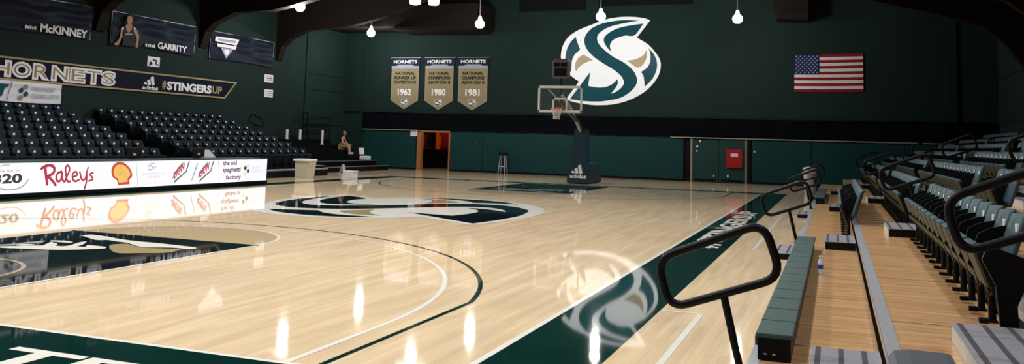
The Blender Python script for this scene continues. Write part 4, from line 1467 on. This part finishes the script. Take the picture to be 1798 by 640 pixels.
# ------------------------------------------------------------------ plywood stand (camera side)
rx = lambda k: 9.65 + .905 * k
rz_ = lambda k: .20 + .25 * k
YS = (-.5, 8.70, 17.70, 26.70, 36.0)
NT = 8
for s in range(4):
    y0, y1 = YS[s] + .004, YS[s + 1] - .004
    oo = (rx(0), (y0 + y1) / 2, 0)
    t = thing('plywood_stand', oo, 'tiered plywood-decked stand with metal nosings, %s block' % ORD[s], 'stand', 'plywood stand blocks')
    for k in range(NT):
        xe = rx(k + 1) if k < NT - 1 else XR - .02
        b = MB()
        b.box(rx(k) + .09, y0, rz_(k) - .03, xe, y1, rz_(k), PLY)
        b.build('deck', t, origin=oo)
        b = MB()
        b.box(rx(k), y0, rz_(k) - .055, rx(k) + .09, y1, rz_(k) + .004, GALV, .004)
        b.box(rx(k) + .005, y0, rz_(k) - .12, rx(k) + .02, y1, rz_(k) - .05, STEEL)
        b.build('nosing', t, origin=oo)
        b = MB()
        b.box(rx(k) + .03, y0, max(0, rz_(k) - .25), rx(k) + .045, y1, rz_(k) - .1, BLACKM)
        b.build('riser', t, origin=oo)


def aisle_step(x0, x1, yc, z, h, label, wy=.62):
    oo = ((x0 + x1) / 2, yc, z)
    t = thing('aisle_step', oo, label, 'step', 'silver striped steps of the plywood stand')
    b = MB()
    b.box(x0 + .012, yc - wy + .012, z + .001, x1 - .005, yc + wy - .012, z + h - .012, BLACK)
    b.box(x0, yc - wy, z + .001, x0 + .012, yc + wy, z + h - .012, STEPF)
    b.build('step_box', t, origin=oo)
    b = MB()
    b.box(x0 - .004, yc - wy, z + h - .012, x1, yc + wy, z + h, STEPTOP, .003)
    n = max(2, int((x1 - x0) / .15))
    for k in range(n):
        xx = x0 + (x1 - x0) * (k + .18) / n
        b.box(xx, yc - wy + .01, z + h - .002, xx + .035, yc + wy - .01, z + h + .002, STRIPE)
    b.build('tread', t, origin=oo)
    return t


AY = (.35, 9.35, 18.35, 27.35)
for a, ya in enumerate(AY):
    if a:
        aisle_step(9.33, 9.64, ya, 0, .10, 'silver striped floor step at the foot of the %s aisle' % ORD[a])
    for k in range(5):
        if k == 0 or (k == 1) or a:
            aisle_step(rx(k + 1) - .47, rx(k + 1) - .02, ya, rz_(k), .125, 'silver striped step in the %s aisle of the plywood stand, on the %s deck' % (ORD[a], ORD[k]))
# grey end cover on the second nosing
b = MB()
b.prism([(10.545, .459), (10.58, .50), (10.66, .516), (10.86, .516), (10.9, .51), (10.9, .459)], frame((0, .22, 0), (1, 0, 0), (0, 0, 1)), 0.0, .62, mat('grey rubber cover', (.06, .07, .085), .5))
tag(b.build('nosing_cover'), 'grey rubber cover over the metal nosing beside the striped steps', 'cover')

# chairs on the plywood stand
slate0 = None
gs_ = 'slate folding chairs on the plywood stand'
far = MB()
proto_src = {}


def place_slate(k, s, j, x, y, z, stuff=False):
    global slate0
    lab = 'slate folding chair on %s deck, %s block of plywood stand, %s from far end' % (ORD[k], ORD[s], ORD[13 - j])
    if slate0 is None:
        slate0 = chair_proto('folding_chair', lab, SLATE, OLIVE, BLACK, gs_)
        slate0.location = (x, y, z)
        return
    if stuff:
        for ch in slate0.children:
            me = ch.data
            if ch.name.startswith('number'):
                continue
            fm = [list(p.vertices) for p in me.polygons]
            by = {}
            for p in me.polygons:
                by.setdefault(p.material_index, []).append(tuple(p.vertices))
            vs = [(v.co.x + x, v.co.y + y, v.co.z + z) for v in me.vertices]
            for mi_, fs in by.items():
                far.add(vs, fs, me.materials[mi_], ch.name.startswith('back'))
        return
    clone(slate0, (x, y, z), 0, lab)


nslate = 0
for k in (1, 0, 2, 3, 4, 5, 6):
    for s in range(4):
        if k == 0 and s != 1:
            continue
        for j in range(14):
            y = AY[s] + 1.0 + j * .535
            if k == 0 and j == 0:
                continue
            x = rx(k + 1) - .12
            # seats off the photo's edge are left out
            if (x + .3 - CX) > .182 * (y - CY):
                continue
            indiv = (k == 1 and s < 3) or (k == 0 and s == 1) or (k == 2 and s < 3) or (k == 3 and s < 3)
            place_slate(k, s, j, x, y, rz_(k) + .002, not indiv)
            nslate += indiv
print('slate individuals', nslate)
tag(far.build('distant_seats'), 'remaining slate folding chairs on the upper and far blocks of the plywood stand', 'chairs', kind='stuff')

# closed rows of folded seats along the front nosing
def folded_row(y0, n, label):
    oo = (9.83, y0 + n * .275, .204)
    t = thing('folded_seat_row', oo, label, 'seating', 'folded seat rows on the front deck')
    b = MB()
    b.box(9.715, y0, .206, 9.945, y0 + n * .55, .355, BLACK, .006)
    for x in (9.77, 9.83):
        b.lathe([(0, -.004), (.012, -.004), (.012, .004), (0, .004)], (x, y0 - .002, .25), GALV, 8)
    b.build('seat_frame', t, origin=oo)
    for k in range(n):
        b = MB()
        b.box(9.70, y0 + k * .55 + .012, .352, 9.96, y0 + (k + 1) * .55 - .012, .392, FOLDG, .010)
        b.box(9.695, y0 + k * .55 + .02, .30, 9.715, y0 + (k + 1) * .55 - .02, .372, FOLDG, .006)
        b.build('folded_seat', t, origin=oo)
    return t


folded_row(.90, 14, 'long row of folded grey-green seats lying along the front deck')
folded_row(20.7, 11, 'far row of folded grey-green seats by the narrow grey bin')


# handrails: closed loops on a leaning post, repeated up each aisle
def rounded(pts, r, n=6):
    out = []
    N = len(pts)
    for i in range(N):
        a, p, c = V3(pts[i - 1]), V3(pts[i]), V3(pts[(i + 1) % N])
        d1, d2 = (a - p).normalized(), (c - p).normalized()
        r1 = min(r, (a - p).length * .45, (c - p).length * .45)
        p0, p2 = p + d1 * r1, p + d2 * r1
        for k in range(n + 1):
            t = k / n
            out.append(p0 * (1 - t) ** 2 + p * 2 * t * (1 - t) + p2 * t * t)
    return out


def handrail(yc, dx, dz, label, base_z, sg=1):
    oo = (sg * (9.68 + dx), yc, base_z)
    t = thing('handrail', oo, label, 'handrail', 'black loop handrails in the aisles')
    lp = [(9.175 + dx, yc, .605 + dz), (9.085 + dx, yc, .935 + dz), (9.80 + dx, yc, 1.225 + dz), (9.915 + dx, yc, .875 + dz)]
    lp = [(sg * a[0], a[1], a[2]) for a in lp]
    b = MB()
    b.tube(rounded(lp, .13), .029, BLACK, 12, closed=True)
    b.build('rail_loop', t, origin=oo)
    b = MB()
    zb = base_z
    x0, zt = 9.535 + dx, .745 + dz
    xb = x0 + (zt - zb) * .222
    b.tube([(sg * x0, yc, zt), (sg * xb, yc, zb + .012)], .026, BLACK, 12)
    b.build('post', t, origin=oo)
    b = MB()
    b.lathe([(0, 0.001), (.05, 0.001), (.05, .012), (.025, .02), (0, .02)], (sg * xb, yc, zb), BLACK, 16)
    b.build('foot_flange', t, origin=oo)
    return t


for a, ya in enumerate(AY):
    handrail(ya, 0, 0, 'black loop handrail on a leaning post at the front of the %s aisle' % ORD[a], .205)
    handrail(ya, 1.81, .50, 'black loop handrail higher up the %s aisle of the plywood stand' % ORD[a], .705)
    if a:
        handrail(ya, 3.62, 1.0, 'topmost black loop handrail in the %s aisle of the plywood stand' % ORD[a], 1.205)

handrail(27.45, 4.75, lz(5) - .2 + .1, 'black loop handrail high in the bench-side aisle of the dark stand', lz(5) + .13, -1)
handrail(19.03, 1.75, lz(1) - .2 + .1, 'black loop handrail in the mid aisle of the dark stand', lz(1) + .13, -1)
# end panel of the second row
b = MB()
b.prism([(11.31, .455), (11.42, .455), (11.41, .70), (11.47, .85), (11.47, 1.02), (11.24, 1.10), (11.20, 1.0), (11.28, .83)], frame((0, 1.10, 0), (1, 0, 0), (0, 0, 1)), -.02, .02, BLACK)
tag(b.build('row_end_panel'), 'black end panel closing the chair row beside the near handrail', 'panel')

# water bottle
c0 = (10.07, 5.82, .201)
t = thing('water_bottle', c0, 'clear water bottle with blue label standing on the front deck', 'bottle')
b = MB()
b.lathe([(0, 0), (.030, 0), (.033, .01), (.032, .05), (.033, .12), (.030, .15), (.014, .185), (.013, .20), (0, .20)], c0, PET, 18)
b.build('bottle_body', t, origin=c0)
b = MB()
b.lathe([(.0338, .065), (.0338, .115)], c0, BLUEL, 18)
b.build('blue_label', t, origin=c0)
b = MB()
b.lathe([(.0, .222), (.015, .222), (.016, .215), (.016, .198), (0, .198)], c0, WHITE, 14)
b.build('cap', t, origin=c0)


# ------------------------------------------------------------------ seated person on the bench bleachers
def skin(name, verts, edges, radii, m, parent, sub=1, root=0):
    me = bpy.data.meshes.new(name)
    me.from_pydata(verts, edges, [])
    me.materials.append(m)
    o = bpy.data.objects.new(name, me)
    C.objects.link(o)
    md = o.modifiers.new('skin', 'SKIN')
    md.use_smooth_shade = True
    for i, r in enumerate(radii):
        me.skin_vertices[0].data[i].radius = (r, r) if not isinstance(r, tuple) else r
        me.skin_vertices[0].data[i].use_root = (i == root)
    s = o.modifiers.new('subd', 'SUBSURF')
    s.levels = sub
    s.render_levels = sub
    if parent:
        o.parent = parent
    return o


# local frame: +x forward, z up, seat (tier) at z=0
pv = [(0, 0, .10), (.02, 0, .28), (.06, 0, .44), (.09, 0, .56), (.12, 0, .64), (.14, 0, .71), (.15, 0, .80), (.16, 0, .87),
      (.03, .09, .09), (.42, .11, .13), (.46, .11, -.23), (.54, .12, -.255),
      (.03, -.09, .09), (.42, -.11, .13), (.50, -.11, -.23), (.58, -.12, -.255),
      (.08, .17, .53), (.16, .22, .30), (.38, .16, .21), (.45, .14, .20),
      (.08, -.17, .53), (.16, -.22, .30), (.38, -.16, .21), (.45, -.14, .20)]
pe = [(0, 1), (1, 2), (2, 3), (3, 4), (4, 5), (5, 6), (6, 7), (0, 8), (8, 9), (9, 10), (10, 11), (0, 12), (12, 13), (13, 14), (14, 15), (3, 16), (16, 17), (17, 18), (18, 19), (3, 20), (20, 21), (21, 22), (22, 23)]
pr = [.13, .125, .13, .10, .052, .07, .09, .065, .085, .062, .042, .035, .085, .062, .042, .035, .058, .042, .030, .026, .058, .042, .030, .026]
for hnd, sg in ((19, 1), (23, -1)):
    hx_, hy_, hz_ = pv[hnd]
    for f in range(4):
        i0 = len(pv)
        oy = (f - 1.5) * .018
        ln = (.045, .055, .052, .040)[f]
        pv += [(hx_ + .03, hy_ + oy, hz_ - .005), (hx_ + .03 + ln * .6, hy_ + oy, hz_ - .015), (hx_ + .03 + ln, hy_ + oy, hz_ - .04)]
        pe += [(hnd, i0), (i0, i0 + 1), (i0 + 1, i0 + 2)]
        pr += [.009, .008, .007]
    i0 = len(pv)
    pv += [(hx_ + .01, hy_ - sg * .035, hz_), (hx_ + .045, hy_ - sg * .05, hz_ - .02)]
    pe += [(hnd, i0), (i0, i0 + 1)]
    pr += [.010, .008]
pb = skin('person', pv, pe, pr, SKIN, None, 2)
pb.location = (-14.42, 35.12, 1.07)
pb.rotation_euler = (0, 0, .15)
tag(pb, 'person in maroon top and khaki shorts sitting on the bench bleachers', 'person')
ploc = pb.location


def wear(name, ids, grow, m):
    mp = {v: i for i, v in enumerate(ids)}
    vs = [pv[i] for i in ids]
    es = [(mp[a], mp[c]) for a, c in pe if a in mp and c in mp]
    o = skin(name, vs, es, [pr[i] + grow for i in ids], m, pb, 2)
    return o


wear('shirt', [1, 2, 3, 16, 20], .014, MAROON)
wear('shorts', [0, 8, 9, 12, 13], .014, KHAKI)
b = MB()
b.box(.42, .07, -.295, .64, .16, -.19, WHITEC, .02)
b.build('shoe', pb)
b = MB()
b.box(.46, -.16, -.295, .68, -.07, -.19, WHITEC, .02)
b.build('shoe', pb)
b = MB()
b.lathe([(0, .135), (.05, .125), (.088, .085), (.104, .03), (.104, -.02), (.098, -.06)], (.135, 0, .80), HAIR, 16)
b.build('hair', pb)
b = MB()
for sy in (-.035, .035):
    b.lathe([(0, -.012), (.012, 0), (0, .012)], (.245, sy, .80), BLACK, 8)
b.lathe([(0, -.02), (.016, -.015), (.008, .03), (0, .035)], (.252, 0, .775), SKIN, 8)
b.box(.232, -.025, .735, .246, .025, .744, MAROON, .002)
for sy in (-.098, .098):
    b.lathe([(0, -.03), (.012, -.02), (.016, .02), (0, .03)], (.15, sy, .79), SKIN, 8)
b.build('face', pb)

# ------------------------------------------------------------------ LIGHT
def spot(x, y, z, power, size=150, blend=.6, r=.2, col=(1, .975, .93)):
    d = bpy.data.lights.new('lamp_and_fill_light', 'SPOT')
    d.energy = power
    d.spot_size = math.radians(size)
    d.spot_blend = blend
    d.shadow_soft_size = r
    d.color = col
    o = bpy.data.objects.new('lamp_and_fill_light', d)
    C.objects.link(o)
    o.location = (x, y, z)
    return o


for p in LP:
    d = bpy.data.lights.new('lamp_and_fill_light', 'POINT')
    d.energy = 450 if p.x > 4 else 680 if p.x > -6 and p.y > 27 else 520
    d.shadow_soft_size = .15
    d.color = (1, .985, .96)
    o = bpy.data.objects.new('lamp_and_fill_light', d)
    C.objects.link(o)
    o.location = (p.x, p.y, 6.75)
for y in (18.7, 11.9, 5.1, -1.7):
    for x in (-10.5, -5.3, .8, 6.4, 11.6):  # outermost column over the plywood stand is added fill to brighten its decks
        spot(x, y, 7.3, (420 if y < 8 else 200) if x > 10 else 1000 if y < 15 else 760)
# corridor lamp
d = bpy.data.lights.new('corridor_light', 'POINT')
d.energy = 60
d.color = (1, .45, .18)
d.shadow_soft_size = .15
o = bpy.data.objects.new('corridor_light', d)
C.objects.link(o)
o.location = (-10.3, 40.6, 2.4)

w = bpy.data.worlds.new('world')
bpy.context.scene.world = w
w.use_nodes = True
w.node_tree.nodes['Background'].inputs[0].default_value = (0.5, 0.6, 0.62, 1)
w.node_tree.nodes['Background'].inputs[1].default_value = 0.02

s = bpy.context.scene
s.view_settings.view_transform = 'Standard'
s.view_settings.look = 'None'
s.view_settings.gamma = 1
s.view_settings.use_curve_mapping = False
s.view_settings.exposure = 0.0
